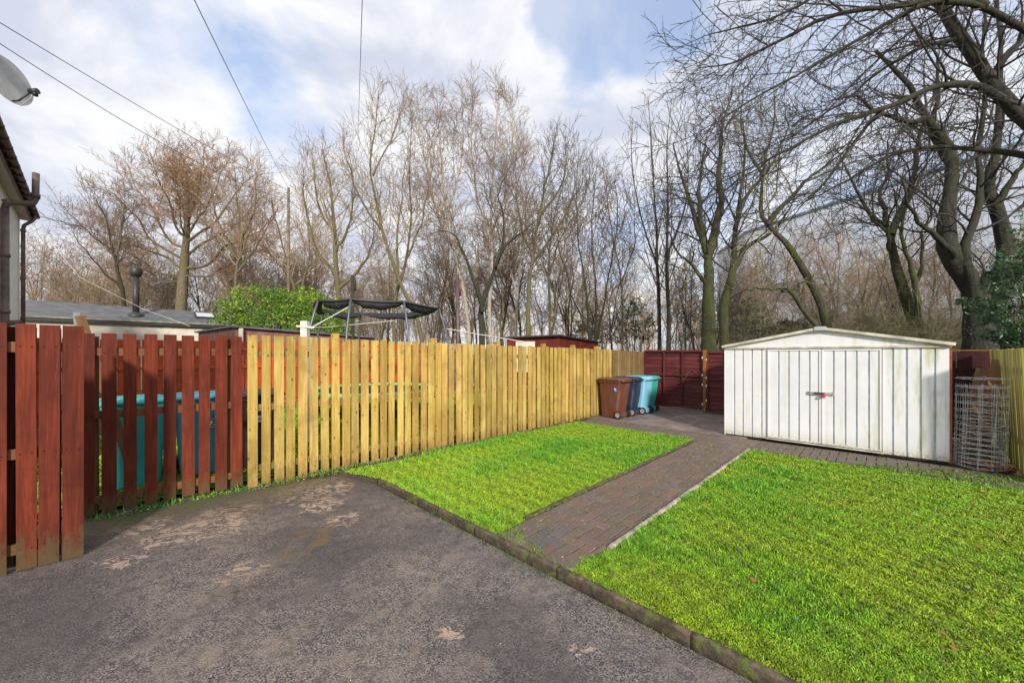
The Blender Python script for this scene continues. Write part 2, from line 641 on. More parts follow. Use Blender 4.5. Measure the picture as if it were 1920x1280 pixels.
build_terrain()
KU = 1.10     # driveway face of the kerb
poly_sheet('driveway', [uv(KU, 9), uv(KU, .9), uv(.93, .30), uv(0, -.12), uv(-1.35, -.25), uv(-8, -.25), uv(-12, 9)], 0.0, M_DRIVE)
poly_sheet('garden_soil', [uv(KU + .02, 8.6), uv(KU + .02, .9), uv(.95, .22), uv(9.55, .12), uv(9.55, 8.6)], .045, M_SOIL, thick=.07)
poly_sheet('lawn', [uv(KU + .10, 2.98), uv(KU + .10, 1.0), uv(.98, .42), uv(6.05, .50), uv(6.02, 2.98)], ZG - .012, M_LAWN)
poly_sheet('lawn', [uv(KU + .10, 8.4), uv(KU + .10, 3.72), uv(1.6, 3.86), uv(5.90, 3.86), uv(5.86, 6.6), uv(5.86, 8.4)], ZG - .012, M_LAWN)
poly_sheet('concrete_yard', [uv(6.80, .30), uv(9.50, .30), uv(9.50, 3.6), uv(6.80, 3.6)], ZG + .004, M_SLAB, thick=.05)
poly_sheet('neighbour_lawn', [uv(-3.2, -.35), uv(9.3, -.05), uv(9.3, -7.2), uv(-.6, -7.2)], .02, M_LAWN)
poly_sheet('neighbour_path', [uv(2.2, -5.8), uv(9, -5.0), uv(9, -4.1), uv(2.2, -4.9)], .028, M_SLAB)


def herringbone(name, u0, u1, v0, v1, colfn, shift=(0, 0), top=ZG):
    """clay pavers 0.2 x 0.1 laid in herringbone, cut to the rectangle"""
    m = MB()
    w = .1045
    g = .0036
    nu = int((u1 - u0) / w) + 8
    nv = int((v1 - v0) / w) + 8
    cells = []
    for i in range(-nv - 6, nv + nu + 6):
        for n in range(-nu, nu):
            cells.append((i + 4 * n, i, 2, 1))
            cells.append((i + 3 + 4 * n, i, 1, 2))
    seen = set()
    for (a, b, la, lb) in cells:
        if (a, b, la) in seen:
            continue
        seen.add((a, b, la))
        ua, ub = u0 + (a - 3 + shift[0]) * w, u0 + (a + la - 3 + shift[0]) * w
        va, vb = v0 + (b - 3 + shift[1]) * w, v0 + (b + lb - 3 + shift[1]) * w
        ua, ub = max(ua, u0), min(ub, u1)
        va, vb = max(va, v0), min(vb, v1)
        if ub - ua < .025 or vb - va < .025:
            continue
        ua += g; va += g; ub -= g; vb -= g
        z = top + random.uniform(-.004, .003)
        tu, tv = random.uniform(-.0025, .0025), random.uniform(-.0025, .0025)
        c = colfn((ua + ub) / 2, (va + vb) / 2)
        ch = .005
        top_ = [uv(ua + ch, va + ch, z - tu - tv), uv(ub - ch, va + ch, z + tu - tv), uv(ub - ch, vb - ch, z + tu + tv), uv(ua + ch, vb - ch, z - tu + tv)]
        low = [uv(ua, va, z - .008), uv(ub, va, z - .008), uv(ub, vb, z - .008), uv(ua, vb, z - .008)]
        bot = [p - Vector((0, 0, .03)) for p in low]
        m.face(top_[::-1], col=c)
        for k in range(4):
            k2 = (k + 1) % 4
            m.face([top_[k], top_[k2], low[k2], low[k]], col=c)
            m.face([low[k], low[k2], bot[k2], bot[k]], col=c)
    o = m.build(name, M_BRICK)
    o['kind'] = 'structure'
    return o


def pathcol(u, v):
    r = random.random()
    if u < 1.62 and v < 3.62:
        b = (.105, .098, .108)
        if r < .3:
            b = (.19, .10, .085)
    else:
        b = random.choice([(.175, .105, .092), (.19, .108, .092), (.165, .10, .092), (.145, .10, .10), (.225, .11, .085), (.18, .12, .105)])
    k = random.uniform(.82, 1.2)
    return tuple(x * k for x in b)


def stripcol(u, v):
    b = random.choice([(.15, .10, .085), (.125, .09, .075), (.17, .11, .09), (.11, .085, .07)])
    k = random.uniform(.85, 1.15) * (1.25 if v < 3.8 else .8)
    return tuple(x * k for x in b)


herringbone('brick_path', 1.155, 6.06, 3.03, 3.81, pathcol)
herringbone('brick_paving', 6.065, 6.79, .50, 7.0, stripcol, (1, 2), ZG - .002)


def strip_bar(name, a, b, w, h, mat, z0, wob=.004, kind='structure', chips=.0):
    """a long kerb-like bar with slightly uneven edges, running a->b (uv coords)"""
    m = MB()
    L = math.dist(a, b)
    n = max(2, int(L / .06))
    d = ((b[0] - a[0]) / L, (b[1] - a[1]) / L)
    nn = (-d[1], d[0])
    rings = []
    for i in range(n + 1):
        s = i / n
        cu, cv = a[0] + (b[0] - a[0]) * s, a[1] + (b[1] - a[1]) * s
        j = lambda k=1: random.uniform(-wob, wob) * k
        ww = w / 2
        prof = [(-ww, 0), (-ww + j(), h * .86 + j()), (-ww * .62 + j(), h + j()), (ww * .62 + j(), h + j()), (ww + j(), h * .86 + j()), (ww, 0)]
        rings.append([uv(cu + nn[0] * q, cv + nn[1] * q, z0 + r) for q, r in prof])
    m.loft(rings, True, True)
    o = m.build(name, mat)
    o['kind'] = kind
    return o


def kerb_run():
    m = MB()
    v = .97
    while v < 8.4:
        Lk = .915
        du, dz = random.uniform(-.0025, .0025), random.uniform(-.003, .003)
        rings = []
        n = 26
        for i in range(n + 1):
            cv = v + .0012 + (Lk - .0024) * i / n
            e = .004 if i in (0, n) else 0.0
            j = lambda: random.uniform(-.0035, .0035)
            w = .024
            hh = .098 + dz
            cu = KU + .027 + du + .003 * math.sin(cv * 5)
            chip = max(0, math.sin(cv * 23.0) * math.sin(cv * 7.1 + 1) - .55) * .035
            prof = [(-w, 0), (-w + j(), (hh - .016) * .5), (-w + j() + e * .4, hh - .014 - chip), (-w * .55 + j(), hh - e - chip * .6), (w * .6 + j(), hh - e * .6), (w + j(), hh - .012), (w, 0)]
            rings.append([uv(cu + q, cv, -.03 + r + .012) for q, r in prof])
        m.loft(rings, True, True)
        v += Lk
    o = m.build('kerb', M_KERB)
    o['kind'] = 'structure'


kerb_run()
strip_bar('path_edging', (1.55, 2.995), (6.06, 2.995), .035, .055, M_KERB, .03, .003)
M_EDGE2 = plain('pale_edging', (.34, .30, .25), .8, .4, 14, bump=(40, .004))
strip_bar('path_edging', (1.62, 3.84), (5.97, 3.84), .045, .055, M_EDGE2, .03, .004)

# ---------------------------------------------------------------- grass


def in_poly(P, poly):
    x, y = P[:, 0], P[:, 1]
    c = np.zeros(len(P), bool)
    n = len(poly)
    for i in range(n):
        x1, y1 = poly[i]
        x2, y2 = poly[(i + 1) % n]
        k = ((y1 > y) != (y2 > y)) & (x < (x2 - x1) * (y - y1) / ((y2 - y1) + 1e-12) + x1)
        c ^= k
    return c


def wav(x, y, s, seed):
    r = np.random.default_rng(seed)
    a = np.zeros_like(x)
    for i in range(7):
        f = s * (1 + i * .7)
        th = r.uniform(0, 6.28)
        a += np.sin((x * np.cos(th) + y * np.sin(th)) * f + r.uniform(0, 6.28)) / (1 + i * .35)
    return a / 3.2


def grass(name, poly_uv, n_per, seed, zbase, label, big=1.0, falloff=True, colours=None, maxd=1e9, kind='stuff'):
    rng = np.random.default_rng(seed)
    poly = [tuple(uv(*p)[:2]) for p in poly_uv]
    xs = [p[0] for p in poly]
    ys = [p[1] for p in poly]
    area = (max(xs) - min(xs)) * (max(ys) - min(ys))
    n = int(area * n_per)
    P = np.stack([rng.uniform(min(xs), max(xs), n), rng.uniform(min(ys), max(ys), n)], -1)
    P = P[in_poly(P, poly)]
    dist = np.hypot(P[:, 0], P[:, 1])
    ahead = (np.abs(P[:, 0]) < P[:, 1] * 1.45 + .6) & (P[:, 1] > .3)
    P, dist = P[ahead], dist[ahead]
    if falloff:
        keep = rng.random(len(P)) < np.clip((2.3 / dist) ** 1.5, .07, 1)
        P, dist = P[keep], dist[keep]
    x, y = P[:, 0], P[:, 1]
    n = len(P)
    w1 = wav(x, y, 1.3, seed + 1)
    w2 = wav(x, y, 5.5, seed + 2)
    w3 = wav(x, y, 21, seed + 3)
    w4 = wav(x, y, 48, seed + 4)
    scale = np.clip(dist / 2.3, 1, 3.2) ** .8
    tall = (w1 + .5 * w2 > .35)
    h = (.007 + .009 * rng.random(n) + .005 * np.clip(w3, -1, 1)) * big
    h = np.where(tall & (rng.random(n) < .5), h * rng.uniform(1.3, 2.6, n), h)
    h = np.clip(h, .005, .06) * scale ** .7
    hole = (.55 * wav(x, y, 8, seed + 31) + .6 * w4 + .45 * w3 + .25 * w2 > .50) & (rng.random(n) < .85)
    h = np.where(hole, h * .22, h)
    wd = np.where(h < .022, .0021, .0017) * scale * big ** .5 * rng.uniform(.7, 1.4, n)
    th = rng.uniform(0, 2 * np.pi, n)
    lean = rng.uniform(.2, 1.5, n) * h
    la = rng.uniform(0, 2 * np.pi, n)
    bump = (w3 * .006 + w2 * .006 + w4 * .004)
    scuff = (wav(x, y, 3.1, seed + 9) + .5 * w3 > .98) & (rng.random(n) < .75)
    h = np.where(scuff, h * .3, h)
    lush = (wav(x, y, 1.9, seed + 21) > .42)
    h = np.where(lush & (rng.random(n) < .35), h * 1.7, h)
    z0 = zbase + bump - .002
    B1 = np.stack([x - np.cos(th) * wd, y - np.sin(th) * wd, z0], -1)
    B2 = np.stack([x + np.cos(th) * wd, y + np.sin(th) * wd, z0], -1)
    M1 = np.stack([x - np.cos(th) * wd * .8 + np.cos(la) * lean * .35, y - np.sin(th) * wd * .8 + np.sin(la) * lean * .35, z0 + h * .6], -1)
    M2 = np.stack([x + np.cos(th) * wd * .8 + np.cos(la) * lean * .35, y + np.sin(th) * wd * .8 + np.sin(la) * lean * .35, z0 + h * .6], -1)
    T = np.stack([x + np.cos(la) * lean, y + np.sin(la) * lean, z0 + h], -1)
    V = np.stack([B1, B2, M2, M1, T], 1).reshape(-1, 3)
    b = np.arange(n)[:, None] * 5
    F1 = b + np.array([[0, 1, 2]])
    F2 = b + np.array([[0, 2, 3]])
    F3 = b + np.array([[3, 2, 4]])
    Fc = np.concatenate([F1, F2, F3])
    yel = np.array([.345, .47, .014])
    grn = np.array([.16, .43, .018])
    dgr = np.array([.07, .21, .02])
    brn = np.array([.30, .20, .055])
    k1 = np.clip(.48 + .62 * w1 + .4 * w2 + rng.normal(0, .22, n), 0, 1)[:, None]
    c = yel * (1 - k1) + grn * k1
    k2 = np.clip(.10 + .65 * w2 * w1 + .35 * w3 + .35 * w4 + rng.normal(0, .15, n), 0, .8)[:, None]
    c = c * (1 - k2) + dgr * k2
    br = (rng.random(n) < .035 + .07 * (w3 > .75))[:, None]
    c = np.where(br, brn, c)
    c = np.where(lush[:, None], c * np.array([.84, .96, 1.0]), c)
    c = np.where((scuff & (rng.random(n) < .35))[:, None], np.array([.17, .15, .05]), c)
    c = np.where((hole & (rng.random(n) < .6))[:, None], c * np.array([.62, .50, .7]), c)
    tuft = np.clip(.5 + .8 * wav(x, y, 30, seed + 41), 0, 1)[:, None]
    c = c * (.72 + .5 * tuft) * np.array([1.0, 1.0, 1.0])
    c *= rng.uniform(.5, 1.35, n)[:, None]
    if colours is not None:
        c = c * np.array(colours)
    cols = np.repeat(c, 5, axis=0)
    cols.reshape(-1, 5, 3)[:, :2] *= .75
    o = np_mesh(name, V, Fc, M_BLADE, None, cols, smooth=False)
    tag(o, label, 'grass', None, kind)
    return o


grass('grass', [(KU + .052, 3.02), (KU + .052, .98), (.95, .36), (6.10, .46), (6.06, 3.00)], 62000, 11, ZG - .008,
      'short bright green mossy grass between the pine fence and the brick path')
grass('grass', [(KU + .052, 8.3), (KU + .052, 3.68), (1.62, 3.86), (5.95, 3.85), (5.90, 8.3)], 62000, 12, ZG - .008,
      'large bright green mossy lawn grass in front of the white shed')
grass('grass', [(-3.0, -.4), (9.2, -.15), (9.2, -7.1), (-.6, -7.1)], 2600, 13, .02,
      'neighbour grass seen through the gaps of the slatted fences', 2.4, False)
# thin green fringe along the fence feet and on the soil
grass('weeds', [(-1.3, .02), (-1.3, -.16), (.0, -.10), (.0, .04)], 1500, 14, .0,
      'small green weeds along the foot of the red slatted fence', 1.9, False, (.6, .8, 1))
grass('moss', [(.05, .20), (6.2, .54), (6.2, .30), (.05, .02)], 1800, 15, .035,
      'thin moss and weeds on the dark soil along the pine fence', 1.5, False, (.5, .6, .8))
grass('moss', [(5.88, 5.0), (5.88, 8.0), (6.45, 7.9), (6.75, 6.5), (6.3, 5.4)], 3000, 16, ZG - .004,
      'patchy moss creeping over the paving by the right hand fence', .9, False, (.55, .6, .8))
grass('moss', [(KU - .10, 8.0), (KU + .0, 8.0), (KU + .0, 1.2), (KU - .03, 1.2)], 2600, 17, .0,
      'moss tufts in the joint between driveway and kerb', .9, False, (.45, .5, .8))


def leaves(name, pts, size, cols, mat, label, cat, seed):
    rng = np.random.default_rng(seed)
    n = len(pts)
    V, Fc, C = [], [], []
    for i, (x, y, z) in enumerate(pts):
        s = size * rng.uniform(.6, 1.3)
        a = rng.uniform(0, 6.28)
        ca, sa = math.cos(a), math.sin(a)
        tx, ty = rng.uniform(-.35, .35), rng.uniform(-.35, .35)
        out = [(-1, 0), (-.45, .42), (.25, .5), (1, 0), (.25, -.5), (-.45, -.42)]
        b = len(V)
        for (p, q) in out:
            curl = .22 * (p * p) + .25 * q * q
            X, Y = (p * ca - q * sa) * s, (p * sa + q * ca) * s
            V.append((x + X, y + Y, z + (curl + .1) * s + X * tx + Y * ty))
        Fc.append([b, b + 1, b + 2, b + 3])
        Fc.append([b, b + 3, b + 4, b + 5])
        c = np.array(cols[rng.integers(len(cols))]) * rng.uniform(.7, 1.3)
        C += [c] * 6
    o = np_mesh(name, V, Fc, mat, None, np.array(C), smooth=True)
    tag(o, label, cat, None, 'stuff')
    return o


rl = np.random.default_rng(5)
pl = []
for _ in range(300):
    u_, v_ = rl.uniform(1.3, 5.9), rl.uniform(3.9, 7.2)
    if rl.random() < .15 + .85 * max(0, (v_ - 4.6) / 2.6) * (u_ / 6):
        p = uv(u_, v_, ZG + .014)
        pl.append(tuple(p))
for _ in range(10):
    pl.append(tuple(uv(rl.uniform(1.3, 5.9), rl.uniform(.6, 2.9), ZG + .014)))
leaves('fallen_leaves', pl, .020, [(.25, .09, .04), (.32, .15, .07), (.14, .07, .05), (.40, .24, .14), (.05, .045, .055)], M_BLADE,
       'scattered brown and russet dead leaves lying on the lawns', 'leaves', 6)
pl = [tuple(uv(rl.normal(7.05, .12), rl.normal(6.45, .14), ZG + .01 + abs(rl.normal(0, .02)))) for _ in range(170)]
leaves('leaf_pile', pl, .035, [(.38, .13, .03), (.30, .10, .03), (.20, .08, .04), (.45, .20, .05)], M_BLADE,
       'drift of orange brown leaves at the foot of the right hand fence', 'leaves', 7)


def stones(name, n, fn, size, seed, label):
    rng = np.random.default_rng(seed)
    V, Fc, C = [], [], []
    base = np.array([(1, 0, 0), (-1, 0, 0), (0, 1, 0), (0, -1, 0), (0, 0, 1), (0, 0, -1)], float)
    tri = [(0, 2, 4), (2, 1, 4), (1, 3, 4), (3, 0, 4), (2, 0, 5), (1, 2, 5), (3, 1, 5), (0, 3, 5)]
    for i in range(n):
        p = np.array(fn(rng))
        s = size * rng.uniform(.4, 1.5)
        q = base * s * rng.uniform(.6, 1.2, (6, 1)) * np.array([1, 1, .6])
        a = rng.uniform(0, 6.28)
        R = np.array([[math.cos(a), -math.sin(a), 0], [math.sin(a), math.cos(a), 0], [0, 0, 1]])
        b = len(V)
        V += list(q @ R.T + p)
        Fc += [[b + k for k in t_] for t_ in tri]
        g = rng.uniform(.12, .35)
        c = np.array([g, g * .86, g * .8])
        if rng.random() < .06:
            c = np.array([.75, .73, .7])
        C += [c] * 6
    o = np_mesh(name, V, Fc, M_BLADE, None, np.array(C), smooth=False)
    tag(o, label, 'stones', None, 'stuff')
    return o


def gpt(r):
    u = r.uniform(-1.25, 6.0)
    return tuple(uv(u, r.normal(.07, .05) + .05 * max(u, 0) + (-.12 if u < 0 else 0), .008 if u < 1 else .05))


grass('moss', [(1.2, 3.05), (6.0, 3.05), (6.0, 3.8), (1.2, 3.8)], 900, 18, ZG - .006,
      'tiny moss tufts in the joints of the brick path', .6, False, (.6, .6, .8))
grass('moss', [(1.14, 3.0), (1.5, 3.0), (1.30, 3.25), (1.16, 3.75), (1.14, 3.75)], 9000, 19, ZG - .004,
      'moss creeping over the end of the brick path beside the kerb', .7, False, (.7, .75, .8))
stones('gravel', 420, lambda r: gpt(r), .012, 3,
       'small stones and grit scattered along the fence foot')
stones('grit', 260, lambda r: tuple(uv(r.uniform(-3.5, 1.0), r.uniform(.1, 6), .003)), .0045, 4,
       'loose grit specks scattered over the concrete driveway')

# ---------------------------------------------------------------- fences


def lerp(a, b, t):
    return a + (b - a) * t


NAILC = (.22, .20, .20)


def picket_fence(name, label, A, B, ztopA, ztopB, zbotA, zbotB, pitch, bw, mat, posts, rails, side, group=None, jit=.006,
                 top_extra=.07, rail_mat=None, post_mat=None, thick=.018, lean=0.0, gaps=None, post_w=.085, tone=(.80, 1.10), nails=True, back=()):
    """A,B: ground end points (Vector 2d). side: +1/-1 = where rails and posts stand relative to boards"""
    A, B = Vector((A[0], A[1], 0)), Vector((B[0], B[1], 0))
    d = (B - A)
    L = d.length
    d.normalize()
    nrm = Vector((-d.y, d.x, 0)) * side
    root = empty(name, (A.x, A.y, 0), label, 'fence', group)
    lv = Vector((V2[0], V2[1], 0)) * lean
    m = MB(root.location)
    n = int(L / pitch)
    ex = 0.0
    for i in range(n + 1):
        ex += (gaps or {}).get(i, 0)
        s = i * pitch + bw / 2 + ex
        if s > L:
            break
        t = s / L
        zt, zb = lerp(ztopA, ztopB, t) + random.uniform(-jit, jit), lerp(zbotA, zbotB, t) + random.uniform(-jit, jit) * 2
        w = bw * random.uniform(.90, 1.05)
        tilt = random.uniform(-.0035, .0035)
        c = A + d * (s + random.uniform(-jit, jit)) + Vector((0, 0, (zt + zb) / 2)) - nrm * random.uniform(0, .003) + lv * ((zt + zb) / 2)
        az = (Vector((0, 0, 1)) + d * tilt + lv) * ((zt - zb) / 2)
        tw = random.uniform(-.02, .02)
        q = random.uniform(*tone)
        m.box(c, (d + nrm * tw) * (w / 2), (nrm - d * tw) * (thick / 2), az, (q * random.uniform(.96, 1.04), q, q * random.uniform(.88, 1.06)))
        if nails:
            for z in rails:
                zr = lerp(z[0], z[1], t) if isinstance(z, tuple) else z
                for e in (-.28, .28):
                    pc = A + d * (s + w * e) + Vector((0, 0, zr + random.uniform(-.012, .012))) + lv * zr - nrm * (thick / 2 + .0035)
                    m.box(pc, d * .0034, nrm * .0012, (0, 0, .0034), NAILC)
    for s in back:  # rear boards added behind the gaps, toned down so the gaps stay dark
        zt, zb = lerp(ztopA, ztopB, s / L) - .02, lerp(zbotA, zbotB, s / L) + .02
        m.box(A + d * s + nrm * (thick + .05) + Vector((0, 0, (zt + zb) / 2)), d * bw / 2, nrm * thick / 2, (0, 0, (zt - zb) / 2), (.5, .5, .5))
    m.build('slat_panel', mat, root)
    for z in rails:
        r = MB(root.location)
        za, zb = z if isinstance(z, tuple) else (z, z)
        off = nrm * (thick / 2 + .024)
        r.box(A + d * L / 2 + off + Vector((0, 0, (za + zb) / 2)) + lv * ((za + zb) / 2), nrm * .02, Vector((0, 0, .038)), (d * L + Vector((0, 0, zb - za))) / 2 * .999)
        r.build('rail', rail_mat or mat, root)
    for k, s in enumerate(posts):
        p = MB(root.location)
        t = s / L
        zt = lerp(ztopA, ztopB, t) + top_extra
        off = nrm * (thick / 2 + .047 + post_w / 2)
        p.box(A + d * s + off + Vector((0, 0, zt / 2 - .03)) + lv * (zt / 2), d * post_w / 2, nrm * post_w / 2, (Vector((0, 0, 1)) + lv) * (zt / 2 + .03))
        p.build('post', post_mat or mat, root)
    return root


# new pine slat fence on the left side of the garden
Fa, Fb = Vector((-3.135, 4.485)), Vector((2.53, 9.74))
picket_fence('picket_fence', 'long bright yellow pine slat fence running along the left of the lawn', Fa, Fb, 1.82, 1.705, .005, .085,
             .1345, .102, M_YEL, [1.02, 2.55, 3.98, 5.28, 6.30, 7.25], [(1.60, 1.50), (.95, .90), (.22, .28)], 1, tone=(.70, 1.12), jit=.010, top_extra=.075, rail_mat=M_OLD_SHADED)  # rails use the old-board tone, darkened as if shaded by the slats
# red-brown slats nearer the camera
picket_fence('picket_fence', 'red brown stained slat fence with wide gaps, bins visible behind it', Vector((-4.12, 3.60)), Vector((-3.20, 4.505)),
             1.80, 1.80, .04, .03, .1475, .104, M_RED, [.08, 1.16], [1.62, 1.00, .17], 1, rail_mat=M_RAIL, post_mat=M_RAIL, top_extra=-.03, post_w=.09)
# the tall boards at the left picture edge stand forward of the slats
Pa, Pb = Vector((-3.41, 3.01)), Vector((-4.03, 2.38))
picket_fence('board_fence', 'tall red brown board fence panel standing forward at the left edge', Pa, Pb, 1.815, 1.83, .005, .0,
             .1135, .106, M_RED, [.85], [1.65, .86, .16], -1, gaps={3: .022, 5: .01}, back=(.055, .17, .29, .365, .48, .60, .74), rail_mat=M_RAIL, post_mat=M_RAIL, top_extra=-.04, jit=.003)
# short return between the two red fences
picket_fence('board_fence', 'short red brown return panel joining the tall boards to the slats', Vector((-3.50, 3.03)), Vector((-3.83, 3.30)), 1.78, 1.78, .02, .03,
             .112, .106, M_RED, [], [1.6, .2], 1, rail_mat=M_RAIL, jit=.003)
# older slats continuing the line to the back corner
c0, c1 = uv(7.68, .36), uv(9.42, .44)
picket_fence('picket_fence', 'older grey brown slat fence section behind the wheelie bins', (c0.x, c0.y), (c1.x, c1.y), 1.70, 1.66, .07, .08,
             .112, .098, M_OLD_SHADED, [.5, 1.5], [1.5, .4], 1, top_extra=-.02)
# right-hand fence, algae green, leaning a little out of the garden
r0, r1 = uv(6.45, 6.63), uv(9.4, 6.76)
picket_fence('picket_fence', 'algae green slat fence leaning inwards at the right edge of the garden', (r0.x, r0.y), (r1.x, r1.y), 1.66, 1.66, .06, .06,
             .086, .080, M_GRN, [1.2, 2.4], [1.4, .5], -1, tone=(.62, 1.25), nails=False, lean=-.040, jit=.012, top_extra=-.03)


def waney_panel(root, a, b, z0, z1, name='board_panel'):
    """overlapping wavy-edged horizontal boards between ground points a and b"""
    a, b = Vector((a[0], a[1], 0)), Vector((b[0], b[1], 0))
    d = (b - a)
    L = d.length
    d.normalize()
    nrm = Vector((d.y, -d.x, 0))
    if nrm.dot(-a) < 0:
        nrm = -nrm
    m = MB(root.location)
    n = 14
    h = (z1 - z0) / n
    for i in range(n):
        seg = 12
        ph = random.uniform(0, 9)
        k = random.uniform(.8, 1.15)
        col = (k, k, k)
        zl = [z0 + h * i - .018 + .010 * math.sin(ph + s * .9) + random.uniform(-.003, .003) for s in range(seg + 1)]
        zt = z0 + h * (i + 1) + .004
        o1 = random.uniform(0, 40)
        for s in range(seg):
            p0, p1 = a + d * L * s / seg, a + d * L * (s + 1) / seg
            A_, B_ = p0 + Vector((0, 0, zl[s])) + nrm * .020, p1 + Vector((0, 0, zl[s + 1])) + nrm * .020
            C_, D_ = p1 + Vector((0, 0, zt)) + nrm * .004, p0 + Vector((0, 0, zt)) + nrm * .004
            x0, x1 = L * s / seg, L * (s + 1) / seg
            m.face([A_, B_, C_, D_], [(o1, x0), (o1, x1), (o1 + h, x1), (o1 + h, x0)], col)
            A2, B2 = A_ - nrm * .012, B_ - nrm * .012
            m.face([A2, B2, B_, A_], [(0, 0)] * 4, col)
            m.face([D_ - nrm * .012, C_ - nrm * .012, B2, A2], [(0, 0)] * 4, col)
    return m.build(name, M_MAR, root)


def battens(root, a, b, z0, z1, fr, mids=()):
    a, b = Vector((a[0], a[1], 0)), Vector((b[0], b[1], 0))
    d = (b - a)
    nrm = Vector((d.y, -d.x, 0)).normalized()
    if nrm.dot(-a) < 0:
        nrm = -nrm
    for k, t in enumerate(fr):
        m = MB(root.location)
        p = a + d * t + nrm * .038
        m.bar(p + Vector((0, 0, z0)), p + Vector((0, 0, z1)), .040, .030, up=d)
        m.build('batten', M_MAR, root)
    for z in (z0 + .02,) + tuple(mids) + (z1 + .01,):
        m = MB(root.location)
        m.bar(a + nrm * .052 + Vector((0, 0, z)), b + nrm * .052 + Vector((0, 0, z)), .022, .045)
        m.build('rail', M_MAR, root)


g0, g1 = uv(9.47, .47), uv(9.47, 2.02)
gate = empty('gate', (g0.x, g0.y, .0), 'maroon boarded back gate beside the wheelie bins', 'gate')
waney_panel(gate, g0, g1, .17, 1.66)
battens(gate, g0, g1, .17, 1.66, (.0, .36, .68, 1.0), (1.02,))
m = MB(gate.location)
m.bar(g0 + Vector((0, 0, 1.69 - ZG)), g1 + Vector((0, 0, 1.69 - ZG)), .05, .02)
m.build('cap', M_MAR, gate)
pp = uv(9.42, 2.09)
po = empty('gate_post', (pp.x, pp.y, .0), 'orange brown timber gate post with pale hinge plates', 'post')
m = MB(po.location)
m.bar((pp.x, pp.y, 0), (pp.x, pp.y, 1.70), .075, .075, up=(V2[0], V2[1], 0))
m.build('timber', M_POSTO, po)
M_ZINC = plain('zinc_plate', (.75, .74, .72), .45, .1, 9, .3)
for k, z in enumerate((1.50, 1.05, .80, .30, 1.45, .98, .78, .40)):
    m = MB(po.location)
    s = -.048 if k < 4 else .048
    c = pp + Vector((V2[0] * s, V2[1] * s, 0)) + Vector((-D2[0] * .045, -D2[1] * .045, 0))
    m.box((c.x, c.y, z), Vector((V2[0], V2[1], 0)) * .012, Vector((D2[0], D2[1], 0)) * .003, (0, 0, .028))
    m.build('hinge_plate', M_ZINC, po)
g2, g3 = uv(9.47, 2.16), uv(9.47, 5.7)
bf = empty('board_fence', (g2.x, g2.y, 0), 'maroon back fence panel half hidden by the left side of the white shed', 'fence')
waney_panel(bf, g2, g3, .10, 1.63)
battens(bf, g2, g3, .10, 1.63, (.0, .12, .3, .5, .75, 1.0), (.95,))
g4, g5 = uv(9.50, 5.72), uv(9.50, 6.74)
picket_fence('board_fence', 'dark maroon close boarded fence between the shed and the right hand fence', (g4.x, g4.y), (g5.x, g5.y), 1.635, 1.635, .08, .08,
             .101, .100, M_MAR_SHADE, [.05], [1.3, .5], 1, top_extra=-.05, jit=.001)
# thin orange-brown capping strip seen along that fence
cp = MB(g4)
cp.bar(g4 + Vector((0, 0, 1.66 - ZG)), g5 + Vector((0, 0, 1.66 - ZG)), .06, .022)
ob = cp.build('capping_board', M_POSTO)
ob.location = g4
tag(ob, 'orange brown capping board on top of the dark maroon fence right of the shed', 'board')

# leaning timbers against the right fence
for i, (a, b, w, lab) in enumerate([((8.0, 6.25, .07), (8.5, 6.50, 1.36), .12, 'shorter brown plank leaning behind the wire roll'),
                                    ((7.8, 6.42, .07), (8.3, 6.63, 1.50), .12, 'taller brown plank leaning on the algae green fence'),
                                    ((7.7, 6.30, .07), (7.9, 6.60, 1.15), .09, 'narrow reddish plank leaning low between wire roll and right fence')]):
    m = MB(uv(*a))
    m.bar(uv(*a), uv(*b), w, .035, up=(-D2[0], -D2[1], 0))
    o = m.build('timber_plank', M_TIMB)
    o.location = uv(*a)
    tag(o, lab, 'plank', 'planks leaning in the back right corner')

# ---------------------------------------------------------------- white metal shed


def m_white(t):
    o = OBJ(t)
    p = POS(t)
    a = t.noise(t.mapv(o, (1, 1, .12)), 9, 6, .65)
    b = t.noise(o, 1.6, 5, .6)
    fine = t.noise(o, 30, 5, .7)
    c = t.mix(t.mr(b, .3, .7), (.68, .69, .72), (.77, .78, .81))
    c = t.mix(t.mr(a, .54, .74, 0, .22), c, (.52, .49, .38))
    sx = t.n('ShaderNodeSeparateXYZ', {0: o})
    # algae, heavier to the right-hand end
    al = t.math('MULTIPLY', t.mr(t.math('ADD', a, t.math('MULTIPLY', b, .4)), .66, .86), t.mr(sx.outputs[0], 1.4, 2.9, .1, .75))
    c = t.mix(al, c, (.40, .42, .16))
    z = t.math('ADD', sx.outputs[2], t.math('MULTIPLY', t.math('SUBTRACT', fine, .5), -.16))
    c = t.mix(t.math('MULTIPLY', t.mr(z, .0, .13, .9, 0), t.mr(fine, .40, .58)), c, (.12, .085, .05))
    c = t.mix(t.mr(sx.outputs[2], .0, .30, .45, 0), c, (.45, .44, .28))
    sp = t.n('ShaderNodeTexVoronoi', {'Vector': t.mapv(o, (9, 9, 6)), 'Scale': 1.0})
    spk = t.math('MULTIPLY', t.mr(sp.outputs['Distance'], .03, .05, 1, 0), t.mr(t.n('ShaderNodeSeparateColor', {0: sp.outputs['Color']}).outputs[0], .6, .62))
    c = t.mix(spk, c, (.15, .09, .05))
    return c, .42, (fine, .0006)


